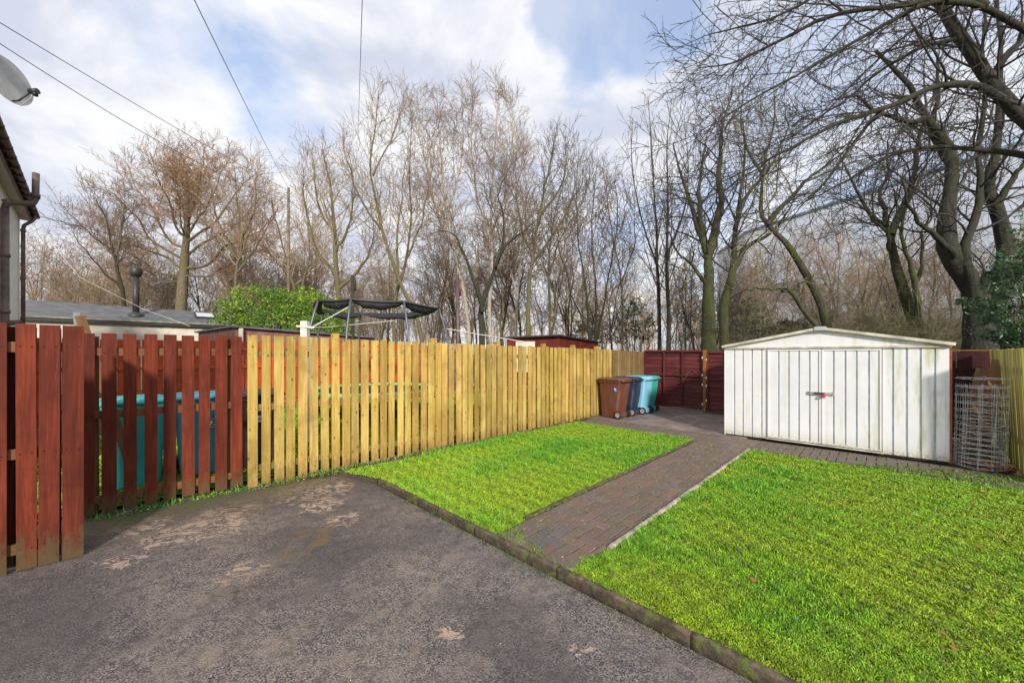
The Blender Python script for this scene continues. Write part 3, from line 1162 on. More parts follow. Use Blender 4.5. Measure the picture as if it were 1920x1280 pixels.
M_WHITE = material('white_painted_steel', m_white)
M_TRIM = plain('mossy_cream_trim', (.52, .50, .41), .6, .3, 7)
M_RIB = plain('blue_grey_seam', (.40, .45, .49), .5, .25, 5)
M_DARK = plain('dark_base', (.03, .028, .025), .8, .3, 9)
M_BLACK = plain('black_metal', (.03, .03, .032), .5, .3, 9)
M_REDP = plain('red_padlock', (.60, .03, .04), .35, .1, 9)
M_GALV = plain('galvanised_steel', (.55, .54, .50), .4, .2, 12, .6)
M_RUST = plain('rusty_edge', (.24, .07, .03), .8, .3, 9)

SH0, SH1 = Vector((4.03, 7.15, ZG)), Vector((6.07, 5.245, ZG))
sx_ = (SH1 - SH0)
SW = sx_.length
ang = math.atan2(sx_.y, sx_.x)
shed = empty('metal_shed', SH0, 'large white ribbed metal shed with double doors and low gable', 'shed', rz=ang)
# local frame: x along the front, y into the shed, z up.
SD = 1.95
EZ, RZ = 1.66, 1.935


def ribbed(name, x0, x1, z0, z1, ribs, y=0.0, depth=.014, parent=shed, top=None, mat=M_WHITE, lap=True):
    """front sheet with shallow raised pans between narrow channels at `ribs`"""
    m = MB()
    rw = .013
    prof = [(x0, y)]
    for r in ribs:
        prof += [(r - rw, y), (r - rw + .004, y + depth), (r + rw - .004, y + depth), (r + rw, y)]
    prof += [(x1, y)]
    for i in range(len(prof) - 1):
        a, b = prof[i], prof[i + 1]
        za = zb = z1
        if top:
            za, zb = top(a[0]), top(b[0])
        m.face([(a[0], a[1], z0), (b[0], b[1], z0), (b[0], b[1], zb), (a[0], a[1], za)], [(a[0], z0), (b[0], z0), (b[0], z1), (a[0], z1)])
    return m.build(name, mat, parent)


def shadow_strips(x0, x1, z0, z1, ribs, y, parent):
    for k, r in enumerate(ribs):
        pass


def fx(pxx):
    """position along the shed front that lands on photo column pxx"""
    k = (pxx - 960) / F
    t = (k * SH0.y - SH0.x) / (sx_.x - k * sx_.y)
    return t * SW


left_r = [fx(p) for p in (1377, 1393, 1410, 1428)]
d1_r = [fx(p) for p in (1460, 1479, 1498, 1518)]
d2_r = [fx(p) for p in (1563, 1585, 1606, 1629)]
right_r = [fx(p) for p in (1674, 1700, 1726, 1753)]
xdl, xdm, xdr = fx(1439), fx(1540), fx(1654)
ribbed('wall_panel', .0, xdl - .004, .03, EZ - .02, left_r)
ribbed('wall_panel', xdr + .004, SW, .03, EZ - .02, right_r)
for side, (a, b, rr) in enumerate(((xdl + .004, xdm - .004, d1_r), (xdm + .004, xdr - .004, d2_r))):
    d = ribbed('door', a, b, .06, EZ - .055, rr, y=-.010)
    e = MB()
    w = .022
    # turned edges of the door leaf
    for xx in (a + w / 2, b - w / 2):
        e.box((xx, -.016, (EZ) / 2), (w / 2, 0, 0), (0, .006, 0), (0, 0, (EZ - .12) / 2))
    e.box(((a + b) / 2, -.0165, .072), (0, 0, .012), (0, .006, 0), ((b - a) / 2 - w, 0, 0))
    e.box(((a + b) / 2, -.0165, EZ - .067), (0, 0, .012), (0, .006, 0), ((b - a) / 2 - w, 0, 0))
    e.build('door_frame', M_WHITE, d)
    # strap of the locking bar
    h = MB()
    sgn = -1 if side == 0 else 1
    h.box((xdm + sgn * .082, -.032, .885), (.082, 0, 0), (0, .004, 0), (0, 0, .018))
    h.box((xdm + sgn * .150, -.028, .885), (.016, 0, 0), (0, .008, 0), (0, 0, .026))
    h.build('lock_bar', M_GALV, d)
h = MB()
h.box((xdm - .02, -.045, .885), (.065, 0, 0), (0, .008, 0), (0, 0, .016))
hasp = h.build('hasp', M_BLACK, shed)
h = MB()
rings = []
for y in (-.075, -.071, -.051, -.047):
    rr = .022 if y in (-.075, -.047) else .027
    rings.append([(xdm + .03 + rr * math.cos(a), y, .838 + rr * .85 * math.sin(a)) for a in [k * math.pi / 8 for k in range(16)]])
h.loft(rings, True, True)
h.tube([(xdm + .03 + .016 * math.cos(a), -.061, .862 + .022 * math.sin(a)) for a in [k * math.pi / 8 for k in range(9)]], .004, 6)
h.build('padlock', M_REDP, shed)
# blue-grey backing seen in the channels
m = MB()
for r in left_r + right_r:
    m.box((r, .0122, (EZ) / 2), (.0075, 0, 0), (0, .0012, 0), (0, 0, (EZ - .06) / 2))
for r in d1_r + d2_r:
    m.box((r, .0022, (EZ) / 2), (.0075, 0, 0), (0, .0012, 0), (0, 0, (EZ - .14) / 2))
m.build('seams', M_RIB, shed)
# corner posts, header trim, sill, gable
m = MB()
m.box((-.006, .01, EZ / 2), (.012, 0, 0), (0, .012, 0), (0, 0, EZ / 2 - .01))
m.build('corner_trim', M_WHITE, shed)
m = MB()
m.box((SW + .006, .01, EZ / 2), (.012, 0, 0), (0, .012, 0), (0, 0, EZ / 2 - .01))
m.build('corner_trim', M_RUST, shed)
m = MB()
m.box((SW / 2, -.012, EZ - .026), (0, 0, .016), (0, .016, 0), (SW / 2 + .01, 0, 0))
m.build('header_trim', M_TRIM, shed)
m = MB()
m.box(((xdl + xdr) / 2, -.020, .040), (0, 0, .008), (0, .018, 0), ((xdr - xdl) / 2 + .02, 0, 0))
m.build('door_sill', M_TRIM, shed)
m = MB()
m.box((SW / 2, SD / 2 + .01, .010), (SW / 2 - .01, 0, 0), (0, SD / 2 - .01, 0), (0, 0, .012))
m.build('base', M_DARK, shed)


def roofz(x):
    return EZ + (RZ - EZ) * (1 - abs(x - SW / 2) / (SW / 2))


m = MB()
for a, b in ((0, SW / 2), (SW / 2, SW)):
    m.face([(a, -.004, EZ - .012), (b, -.004, EZ - .012), (b, -.004, roofz(b)), (a, -.004, roofz(a))])
m.build('gable', M_WHITE, shed)
# side and back walls
m = MB()
for x in (0.0, SW):
    prof = []
    n = 14
    for i in range(n):
        y0, y1 = .02 + (SD - .02) * i / n, .02 + (SD - .02) * (i + 1) / n
        dx = .012 * (1 if x == 0 else -1)
        q = [(x, y0), (x, y1 - .026), (x + dx, y1 - .022), (x + dx, y1 - .004)]
        prof += q
    prof.append((x, SD))
    for a, b in zip(prof[:-1], prof[1:]):
        m.face([(a[0], a[1], .02), (b[0], b[1], .02), (b[0], b[1], EZ), (a[0], a[1], EZ)])
m.face([(0, SD, .02), (SW, SD, .02), (SW, SD, EZ), (SW / 2, SD, RZ), (0, SD, EZ)])
m.build('side_walls', M_WHITE, shed)
# roof: two ribbed slopes with overhang, verge trims and the ridge cap
m = MB()
oh = .045
n = 12
for s in (0, 1):
    xe, xr = (-oh, SW / 2) if s == 0 else (SW + oh, SW / 2)
    ze, zr = roofz(0) - (RZ - EZ) / (SW / 2) * oh + .012, RZ + .012
    for i in range(n):
        y0, y1 = -.05 + (SD + .1) * i / n, -.05 + (SD + .1) * (i + 1) / n
        ya = y1 - .05
        for (p, q, hp, hq) in ((y0, ya, 0, 0), (ya, ya + .012, 0, .014), (ya + .012, y1 - .012, .014, .014), (y1 - .012, y1, .014, 0)):
            pts = [(xe, p, ze + hp), (xr, p, zr + hp), (xr, q, zr + hq), (xe, q, ze + hq)]
            m.face(pts if s else pts[::-1])
m.build('roof', M_WHITE, shed)
for s in (0, 1):
    m = MB()
    xe, xr = (-oh, SW / 2 - .05) if s == 0 else (SW + oh, SW / 2 + .05)
    sl = (RZ - EZ) / (SW / 2)
    ze, zr = EZ - sl * oh + .012, RZ - sl * .05 + .012
    m.bar((xe, -.06, ze - .002), (xr, -.06, zr - .002), .020, .042)
    m.build('verge_trim', M_TRIM, shed)
m = MB()
m.box((SW / 2, -.065, RZ + .004), (.075, 0, 0), (0, .018, 0), (0, 0, .030))
m.box((SW / 2, SD / 2, RZ + .030), (.06, 0, 0), (0, SD / 2 + .05, 0), (0, 0, .008))
m.build('ridge_cap', plain('ridge_cap_blue_grey', (.48, .50, .52), .45, .15, 8, .2), shed)

# ---------------------------------------------------------------- wheelie bins


def plastic(name, c, dust=.35):
    def f(t):
        o = OBJ(t)
        a = t.noise(t.mapv(o, (1, 1, .3)), 7, 6, .65)
        b = t.noise(o, 40, 4, .7)
        cc = t.mix(t.mr(a, .42, .72, 0, dust), c, tuple(min(1, x * .5 + .10) for x in c))
        cc = t.mix(t.mr(b, .55, .75, 0, .25), cc, tuple(x * .6 for x in c))
        nz = t.n('ShaderNodeSeparateXYZ', {0: t.n('ShaderNodeNewGeometry').outputs['Normal']}).outputs[2]
        return cc, t.mr(a, .3, .7, .38, .6), (b, .0008)
    return material(name, f)


PB_BROWN = plastic('brown_bin_plastic', (.125, .038, .020))
PB_NAVY = plastic('navy_bin_plastic', (.012, .022, .055))
PB_BLUE = plastic('light_blue_bin_plastic', (.20, .50, .68))
PB_TEAL = plastic('teal_bin_plastic', (.03, .36, .30))
PB_TURQ = plastic('turquoise_bin_plastic', (.03, .42, .42))
PB_DKBR = plastic('dark_brown_bin_plastic', (.045, .020, .016))
PB_BLTQ = plastic('blue_turquoise_bin_plastic', (.07, .38, .50))
M_RUB = plain('black_rubber', (.02, .02, .022), .7, .3, 20)
M_HUB = plain('grey_hub', (.30, .32, .30), .5, .2, 20)


def rrect(cx, cy, hx, hy, r, z, n=4):
    out = []
    for (sx, sy, a0) in ((1, 1, 0), (-1, 1, 90), (-1, -1, 180), (1, -1, 270)):
        for k in range(n + 1):
            a = math.radians(a0 + 90 * k / n)
            out.append((cx + sx * (hx - r) + r * math.cos(a), cy + sy * (hy - r) + r * math.sin(a), z))
    return out


def wheelie_bin(loc, rz, mat, label, group, lidmat=None):
    """local: -y is the back (hinge, handle and wheels)"""
    root = empty('wheelie_bin', loc, label, 'bin', group, rz)
    m = MB()
    m.loft([rrect(0, .04, .205, .225, .04, .015), rrect(0, .035, .215, .24, .045, .03), rrect(0, .0, .245, .30, .05, .55),
            rrect(0, -.01, .262, .33, .05, .92), rrect(0, -.01, .285, .355, .05, .935), rrect(0, -.01, .288, .358, .05, .985)], True, False)
    # wheel axle recess block
    m.box((0, -.235, .10), (.16, 0, 0), (0, .05, 0), (0, 0, .06))
    # vertical ribs on the front and sides
    for x in (-.12, .12):
        m.box((x, .305, .45), (.012, 0, 0), (0, .006, .0), (0, .042, .38))
    m.build('body', mat, root)
    lid = MB()
    lm = lidmat or mat
    lid.loft([rrect(0, -.005, .300, .372, .06, .990), rrect(0, -.005, .305, .377, .06, 1.012), rrect(0, -.005, .292, .362, .06, 1.030),
              rrect(0, .0, .22, .29, .06, 1.052), rrect(0, .0, .12, .18, .05, 1.058)], True, True)
    lid.box((0, .385, 1.004), (.10, 0, 0), (0, .022, 0), (0, 0, .010))
    lid.build('lid', lm, root)
    hd = MB()
    hd.tube([(-.235, -.33, .955), (-.235, -.415, .975), (-.22, -.43, .98), (.22, -.43, .98), (.235, -.415, .975), (.235, -.33, .955)], .014, 8)
    hd.tube([(-.25, -.385, 1.0), (.25, -.385, 1.0)], .017, 8)
    hd.build('handle', mat, root)
    ax = MB()
    ax.tube([(-.24, -.27, .10), (.24, -.27, .10)], .011, 8)
    ax.build('axle', M_BLACK, root)
    for s in (-1, 1):
        wm = MB()
        rings = []
        for (x, r) in ((.205, .075), (.207, .094), (.215, .10), (.243, .10), (.251, .094), (.253, .075)):
            rings.append([(s * x, -.27 + r * math.cos(a), .10 + r * math.sin(a)) for a in [k * math.pi / 12 * s for k in range(24)]])
        wm.loft(rings, True, False)
        wo = wm.build('wheel', M_RUB, root)
        hm = MB()
        rings = []
        for (x, r) in ((.246, .066), (.257, .062), (.259, .05), (.254, .045), (.254, .02), (.262, .018)):
            rings.append([(s * x, -.27 + r * math.cos(a), .10 + r * math.sin(a)) for a in [k * math.pi / 12 * s for k in range(24)]])
        hm.loft(rings, True, False)
        hm.build('rim', M_HUB, wo)
    return root


def zat(x, y, Y=None, z=ZG):
    p = px(x, y, Y)
    return Vector((p.x, p.y, z))


RZB = math.radians(45.6)
g = 'wheelie bins in front of the back gate'
ourbins = []
for (X_, Y_, mt, lab, dr) in [(2.47, 9.14, PB_BROWN, 'brown wheelie bin with blue sticker, nearest of the four', -.10), (2.90, 9.56, PB_NAVY, 'dark navy wheelie bin between the brown and light blue bins', .03),
                              (3.25, 9.80, PB_BLUE, 'light blue wheelie bin next to the navy bin', -.02), (3.53, 10.10, PB_TEAL, 'teal green wheelie bin standing nearest the maroon gate', .06)]:
    ourbins.append(wheelie_bin((X_, Y_, ZG + .006), RZB + dr, mt, lab, g))
    ourbins[-1].scale = (.88, .88, .90)
# pale grey patch on the navy lid
# sticker on the brown bin: small blue label with white lettering-like strokes
M_STB = plain('blue_sticker', (.06, .10, .42), .4, .05, 5)
M_STW = plain('white_sticker', (.80, .80, .80), .5, .05, 5)
M_INK = plain('black_print', (.02, .02, .02), .5, .05, 5)


def side_x(z):
    return .245 + (.262 - .245) * (z - .55) / .37


m = MB()
zc = .76
m.box((-side_x(zc) - .0015, -.215, zc), (0, .045, 0), (.0008, 0, 0), (-.003, 0, .060))
m.build('sticker', M_STB, ourbins[0])
m = MB()
m.box((-side_x(zc) - .0035, -.20, zc + .014), (0, .026, 0), (.0006, 0, 0), (-.001, 0, .016))
m.box((-side_x(zc) - .0033, -.225, zc - .022), (0, .018, 0), (.0006, 0, 0), (-.001, 0, .010))
m.build('sticker_print', M_STW, ourbins[0])

# neighbour's bins seen through the red slats
g = 'neighbour bins behind the red slat fence'
nb = []
for (xx, Y_, mt, lab, rz) in [(252, 4.62, PB_TURQ, 'turquoise wheelie bin nearest the tall red boards behind the slats', 3.98),
                              (377, 5.10, PB_BLTQ, 'blue turquoise wheelie bin with a white number label behind the slats', 3.90), (482, 5.45, PB_DKBR, 'dark brown wheelie bin behind the join of red and yellow fences', 3.86)]:
    nb.append(wheelie_bin(((xx - 960) / F * Y_, Y_, .025), rz, mt, lab, g))


def text_mesh(name, s, size, mat, parent, loc, rot, extrude=.0006):
    cu = bpy.data.curves.new(name, 'FONT')
    cu.body = s
    cu.size = size
    cu.extrude = extrude
    cu.align_x = 'CENTER'
    cu.align_y = 'CENTER'
    tmp = bpy.data.objects.new(name + '_tmp', cu)
    COL.objects.link(tmp)
    bpy.context.view_layer.update()
    dg = bpy.context.evaluated_depsgraph_get()
    me = bpy.data.meshes.new_from_object(tmp.evaluated_get(dg))
    bpy.data.objects.remove(tmp)
    me.materials.clear()
    me.materials.append(mat)
    o = bpy.data.objects.new(name, me)
    COL.objects.link(o)
    o.parent = parent
    o.location = loc
    o.rotation_euler = rot
    return o


# these bins turn their front (+y local) towards our fence: put the number labels on the front
def label_on(root, txt, z, x, w, h, size, basem=M_STW, ink=M_INK):
    # front wall plane: y = .24..0.30..0.32 depending on height (body centre offsets included)
    yb = .30 if z >= .55 else .275
    yb = .275 + (.30 - .275) * (z - .03) / .52 if z < .55 else .30 + (.32 - .30) * (z - .55) / .37
    s = MB()
    s.box((x, yb + .008, z), (w / 2, 0, 0), (0, .001, 0), (0, .002, h / 2))
    s.build('number_label', basem, root)
    if txt:
        text_mesh('number', txt, size, ink, root, (x, yb + .0105, z), (math.radians(90), 0, math.radians(180)))


label_on(nb[1], '12', .67, -.06, .17, .11, .13)
label_on(nb[2], '4', .68, .0, .17, .09, .10)
label_on(nb[2], '', .86, -.02, .09, .07, .1, M_STB)

# the leaning plank behind the red slats and the grey strip beside it
a_, b_ = px(243, 868, 4.35), px(150, 592, 3.85)
m = MB(a_)
m.bar(a_, b_, .075, .03, up=(-1, 1, 0))
o = m.build('timber_plank', M_TIMB)
o.location = a_
tag(o, 'brown timber prop leaning diagonally behind the red slat fence', 'plank')
a_, b_ = px(163, 900, 4.2), px(144, 586, 4.0)
m = MB(a_)
m.bar(Vector((a_.x, a_.y, .02)), b_, .05, .03, up=(-1, 1, 0))
o = m.build('metal_strip', plain('grey_metal_strip', (.25, .27, .30), .5, .2, 8))
o.location = a_
tag(o, 'grey metal strip standing upright behind the tall red boards', 'post')

# ---------------------------------------------------------------- wire roll
wr = uv(7.02, 6.30)
roll = empty('wire_roll', wr, 'upright roll of galvanised wire fencing beside the white shed', 'wire roll')
M_WIRE = plain('galvanised_wire', (.68, .71, .76), .4, .2, 9, .4)
turns = 3.1
hh = 1.12
m = MB()
hz = [0.02]
while hz[-1] < hh:
    hz.append(hz[-1] + .055 + .060 * min(1, hz[-1]))
N = 110


def sp(a, z):
    r = .165 + .030 * a / (2 * math.pi) + .010 * math.sin(a * 2.3 + 1)
    lean = .03 * z
    return (r * math.cos(a) + lean, r * math.sin(a), z)


for k, z in enumerate(hz):
    pts = [sp(a * turns * 2 * math.pi / N, z + .010 * math.sin(a * .8 + k) + .006 * math.sin(a * .23 * k)) for a in range(N + 1)]
    m.tube(pts, .0019, 4, False)
m.build('line_wires', M_WIRE, roll)
m = MB()
na = int(turns * 2 * math.pi * .24 / .15)
for i in range(na):
    a = i * turns * 2 * math.pi / na
    pts = [sp(a + .04 * math.sin(z * 4 + i), z) for z in [hh * .99 * q / 14 + .01 for q in range(15)]]
    m.tube(pts, .0013, 4, False)
m.build('stay_wires', M_WIRE, roll)

# ---------------------------------------------------------------- house at the left edge
HE = Vector((.74, -.67, 0)).normalized()
HN = Vector((.67, .74, 0)).normalized()


def hp(s, n, z):
    return HE * s + HN * n + Vector((0, 0, z))


M_RENDER = plain('cream_render', (.86, .82, .74), .85, .12, 6, bump=(60, .006))
M_SOFF = plain('soffit_paint', (.55, .52, .44), .7, .1, 4)
M_GUT = plain('brown_gutter', (.10, .055, .05), .45, .3, 6)
M_PIPE = plain('weathered_brown_pipe', (.14, .10, .085), .55, .45, 5)
M_TILE = plain('roof_tile', (.09, .07, .065), .8, .3, 8, bump=(25, .01))
SF, SN = -15.2, -6.6
house = empty('house', hp(SF, -1.22, 0), 'cream rendered neighbour house with brown gutter at the left edge', 'house')
hb = MB(house.location)
P = [hp(SF, -1.22, 0), hp(SN, -1.22, 0), hp(SN, -8, 0), hp(SF, -8, 0)]
zz = Vector((0, 0, 4.96))
for i in range(4):
    a, b = P[i], P[(i + 1) % 4]
    hb.face([a, b, b + zz, a + zz])
hb.build('wall', M_RENDER, house)
m = MB(house.location)
m.box(hp((SF + SN) / 2, -1.16, 4.93), HN * .11, (0, 0, .015), HE * ((SN - SF) / 2 + .12))
m.build('soffit', M_SOFF, house)
m = MB(house.location)
m.box(hp((SF + SN) / 2, -1.045, 4.99), HN * .012, (0, 0, .085), HE * ((SN - SF) / 2 + .14))
m.build('fascia', M_GUT, house)
m = MB(house.location)
# half-round gutter
for i in range(6):
    a0, a1 = math.pi + math.pi * i / 6, math.pi + math.pi * (i + 1) / 6
    for (r, fl) in ((.058, 0), (.054, 1)):
        q = [hp(SF - .16, -.97 + r * math.cos(a0), 5.06 + r * math.sin(a0)), hp(SN + .1, -.97 + r * math.cos(a0), 5.06 + r * math.sin(a0)),
             hp(SN + .1, -.97 + r * math.cos(a1), 5.06 + r * math.sin(a1)), hp(SF - .16, -.97 + r * math.cos(a1), 5.06 + r * math.sin(a1))]
        m.face(q[::-1] if fl else q, smooth=True)
for k in range(20):
    s = SF + .2 + k * .45
    m.box(hp(s, -.975, 5.025), HE * .016, HN * .066, (0, 0, .050))
m.build('gutter', M_GUT, house)
m = MB(house.location)
ra, rb = hp(SF - .15, -1.0, 5.08), hp(SN + .1, -1.0, 5.08)
rc, rd = hp(SN + .1, -4.6, 7.3), hp(SF - .15, -4.6, 7.3)
re, rf = hp(SN + .1, -8.2, 5.08), hp(SF - .15, -8.2, 5.08)
for q in ([ra, rb, rc, rd], [rd, rc, re, rf], [ra, rd, rf], [rb, re, rc]):
    m.face(q)
m.build('roof', M_TILE, house)
sp0 = -11.72
m = MB(house.location)
m.tube([hp(sp0, -1.11, .0), hp(sp0, -1.11, 4.30)], .055, 12)
for z in (.6, 2.05, 2.35, 3.4):
    m.tube([hp(sp0, -1.11, z), hp(sp0, -1.11, z + .07)], .068, 12)
m.tube([hp(sp0, -1.11, 4.28), hp(sp0, -1.10, 4.37), hp(sp0, -1.05, 4.43), hp(sp0, -.86, 4.47), hp(sp0, -.78, 4.50), hp(sp0, -.755, 4.58), hp(sp0, -.75, 5.08)], .050, 12)
m.tube([hp(sp0, -.76, 4.60), hp(sp0, -.755, 4.68)], .066, 12)
m.tube([hp(sp0, -1.13, 4.40), hp(sp0, -1.04, 4.44)], .064, 12)
m.tube([hp(sp0, -1.11, 2.18), hp(sp0 + .02, -1.0, 2.18), hp(sp0 + .02, -.92, 2.20)], .05, 10)
m.build('soil_pipe', M_PIPE, house)
m = MB(house.location)
s1 = -14.95
m.tube([hp(s1, -.98, 5.02), hp(s1, -.98, 4.92), hp(s1, -1.02, 4.84), hp(s1, -1.13, 4.72), hp(s1, -1.15, 4.62), hp(s1, -1.15, .0)], .036, 10)
for z in (4.55, 3.4, 2.1, 1.9, .8):
    m.tube([hp(s1, -1.15, z), hp(s1, -1.15, z + .06)], .048, 10)
m.build('downpipe', M_PIPE, house)

# satellite dish, bracketed to the house wall
dc = px(14, 150, 4.25)
dn = Vector((.986, .086, .14)).normalized()
dish = empty('satellite_dish', dc, 'pale grey satellite dish on an arm high above the left edge', 'dish')
up = Vector((0, 0, 1))
dx_ = dn.cross(up).normalized()
dy_ = dx_.cross(dn).normalized()
M_DISH = plain('dish_grey', (.42, .42, .41), .45, .12, 7)
m = MB()
R_ = .25
prev = None
rings = []
for i in range(9):
    r = R_ * i / 8
    rings.append([dx_ * (r * math.cos(a)) * .93 + dy_ * (r * math.sin(a)) + dn * (.34 * r * r / R_ - .07) for a in [k * math.pi / 18 for k in range(36)]])
m.loft(rings[1:], False, True)
m.face(rings[1])
back = [[q - dn * .006 for q in rg] for rg in rings[::-1]]
m.loft([rings[-1]] + back[:-1], True, True)
m.build('reflector', M_DISH, dish)
m = MB()
lnb = dn * .24 - dy_ * .15
m.tube([-dy_ * .24 + dn * .02, -dy_ * .24 + dn * .08, lnb - dn * .02], .009, 8)
m.tube([lnb - dn * .03 + dx_ * .0, lnb + dn * .05], .030, 10)
m.tube([lnb + dn * .02, lnb + dn * .02 - dy_ * .05], .022, 8)
m.build('feed_arm', M_BLACK, dish)
m = MB()
m.tube([lnb + dn * .0, lnb - dy_ * .07 - dn * .03, -dy_ * .30 + dn * .10, -dy_ * .27 + dn * .04], .004, 6)
m.build('cable', M_DISH, dish)
m = MB()
wallp = hp(-7.05, -1.22, dc.z - .25) - dc
m.tube([-dn * .08, -dn * .14 - dy_ * .1, wallp], .018, 8)
m.build('bracket', M_GALV, dish)

# ---------------------------------------------------------------- overhead wires and pole
M_CABLE = plain('black_cable', (.035, .035, .04), .6, .1, 4)
pole_p = px(541, 640, 19)
pole_p.z = 0
ptop = px(541, 352, 19).z
up_ = empty('utility_pole', pole_p, 'thin pale brown utility pole rising between the bare trees left of the trampoline', 'pole')
m = MB()
m.tube([(0, 0, -.1), (0, 0, ptop)], [.085, .06], 12)
m.build('shaft', plain('pale_pole_wood', (.15, .115, .08), .85, .35, 4, bump=(20, .01)), up_)
m = MB()
m.tube([(-.14, 0, ptop - .25), (.14, 0, ptop - .25)], .025, 8)
m.build('crossbar', M_GALV, up_)


def wire(a, b, sag, r, label):
    a, b = Vector(a), Vector(b)
    m = MB(a)
    n = 24
    m.tube([a + (b - a) * (i / n) - Vector((0, 0, sag * 4 * (i / n) * (1 - i / n))) for i in range(n + 1)], r, 5, False)
    o = m.build('overhead_wire', M_CABLE)
    o.location = a
    tag(o, label, 'wire', 'overhead wires crossing the sky')


tp = pole_p + Vector((0, 0, ptop - .25))
wire(px(-120, -30, 6.0), tp + Vector((0, 0, .1)), .10, .008, 'upper of the two wires running down from the left edge of the sky')
wire(px(-110, 10, 6.2), tp - Vector((0, 0, .35)), .45, .008, 'lower of the two wires running down from the left edge of the sky')
wire(px(335, -60, 5.0), tp + Vector((0, 0, .2)), .06, .007, 'steep wire crossing the sky left of centre down to the pole')
wire(px(683, -120, 5.5), px(671, 262, 22), .02, .0075, 'near vertical wire dropping from the top edge above the trampoline')
wire(px(62, 402, 9.7), px(560, 500, 26), .3, .008, 'low wire leaving the house gutter towards the trees')

# ---------------------------------------------------------------- neighbour garden structures
n0, n1 = uv(-2.4, -7.15), uv(8.2, -7.15)
picket_fence('picket_fence', 'bright orange red slat fence at the far side of the neighbour garden', (n0.x, n0.y), (n1.x, n1.y), 1.93, 1.93, .06, .06,
             .135, .118, M_ORA, [.5 + 1.9 * k for k in range(6)], [1.72, 1.25, .35], -1, top_extra=.0, post_mat=M_ORA, rail_mat=M_ORA)

M_FELT = plain('grey_roof_felt', (.11, .115, .125), .75, .25, 3, bump=(40, .004))
M_CREAM = plain('cream_boarding', (.58, .55, .46), .8, .15, 4)


def shed_prism(name, label, base, zt_list, wallmat, roofmat, over=.12, cat='shed', rt=.05):
    """base: four ground points; zt_list: roof height at each"""
    root = empty(name, (base[0][0], base[0][1], 0), label, cat)
    m = MB(root.location)
    Bv = [Vector((p[0], p[1], 0)) for p in base]
    for i in range(4):
        a, b = Bv[i], Bv[(i + 1) % 4]
        za, zb = zt_list[i], zt_list[(i + 1) % 4]
        n = max(1, int((b - a).length / .14))
        for k in range(n):
            p, q = a.lerp(b, k / n), a.lerp(b, (k + 1) / n)
            zp, zq = lerp(za, zb, k / n), lerp(za, zb, (k + 1) / n)
            nn = Vector(((b - a).y, -(b - a).x, 0)).normalized() * (.004 if k % 2 else 0)
            kk = random.uniform(.85, 1.1)
            m.face([p + nn, q + nn, q + nn + Vector((0, 0, zq)), p + nn + Vector((0, 0, zp))], [(k * .14 + 3, 0), (k * .14 + 3.1, 0), (k * .14 + 3.1, zq), (k * .14 + 3, zp)], (kk, kk, kk))
    m.build('wall', wallmat, root)
    c = sum(Bv, Vector((0, 0, 0))) / 4
    top = []
    for p, z in zip(Bv, zt_list):
        d = (p - c).normalized()
        top.append(p + d * over * 1.4 + Vector((0, 0, z + .005)))
    m = MB(root.location)
    lo = top
    hi = [p + Vector((0, 0, rt)) for p in top]
    m.loft([lo, hi], True, False)
    m.build('roof', roofmat, root)
    return root


# brown felt-roofed shed behind the orange fence
s0 = px(440, 640, 11.0)
s1_ = px(702, 640, 14.2)
s2_ = px(575, 640, 18.0)
s3_ = px(372, 640, 14.5)
M_BRSH = board_mat('pinkish_brown_shed', (.23, .12, .10), (.34, .19, .16), None, (.2, .12, .09), .2, .3)
bs = shed_prism('garden_shed', 'low brown garden shed with flat grey felt roof behind the orange fence', [s0, s1_, s2_, s3_], [2.36, 2.17, 2.2, 2.40], M_BRSH, M_FELT)
m = MB(bs.location)
for (xx, Yd, w) in ((452, 11.05, .12), (566, 12.4, .05)):
    q = px(xx, 620, Yd)
    m.bar((q.x + .02, q.y - .03, 1.6), (q.x + .02, q.y - .03, 2.34), w, .03, up=(0, 1, 0))
m.build('trim_board', M_CREAM, bs)

# long pale outbuilding with pitched slate-grey roof, flue and rooflight
ob_root_p = Vector((-18.4 - .7 * 4, 14.2 - .714 * 4, 0))
outb = empty('outbuilding', ob_root_p, 'long pale outbuilding with a low dark grey pitched roof behind the red fence', 'outbuilding')


def obp(u, v, z):
    return Vector((-18.4 + .7 * u - .714 * v, 14.2 + .714 * u + .70 * v, z))


m = MB(outb.location)
for a, b in (((-4, 0), (6.9, 0)), ((6.9, 0), (6.9, 4)), ((6.9, 4), (-4, 4)), ((-4, 4), (-4, 0))):
    m.face([obp(*a, 0), obp(*b, 0), obp(*b, 2.98), obp(*a, 2.98)])
m.build('wall', M_CREAM, outb)
m = MB(outb.location)
E_ = .18
zr_, ze_ = 3.85, 3.0
A1, B1_, C1, D1_ = obp(-4.2, -E_, ze_), obp(7.05, -E_, ze_), obp(6.05, 2, zr_ - .1), obp(-4.2, 2, zr_)
A2, B2_ = obp(-4.2, 4 + E_, ze_), obp(7.05, 4 + E_, ze_)
m.face([A1, B1_, C1, D1_])
m.face([B1_, B2_, C1])
m.face([C1, B2_, A2, D1_])
m.face([A1, D1_, A2])
m.build('roof', M_FELT, outb)
m = MB(outb.location)
m.box((A1 + B1_) / 2 - Vector((0, 0, .07)), Vector((-.714, .70, 0)) * .02, (0, 0, .075), (B1_ - A1) / 2)
m.build('fascia', M_BLACK, outb)
m = MB(outb.location)
m.box((A1 + B1_) / 2 + Vector((.714, -.70, 0)) * .03 + Vector((0, 0, .005)), Vector((-.714, .70, 0)) * .03, (0, 0, .03), (B1_ - A1) / 2)
m.build('gutter', plain('mossy_gutter', (.22, .21, .14), .8, .4, 3), outb)
fl = px(255, 600, 16.9)
m = MB(outb.location)
zb_ = 3.25
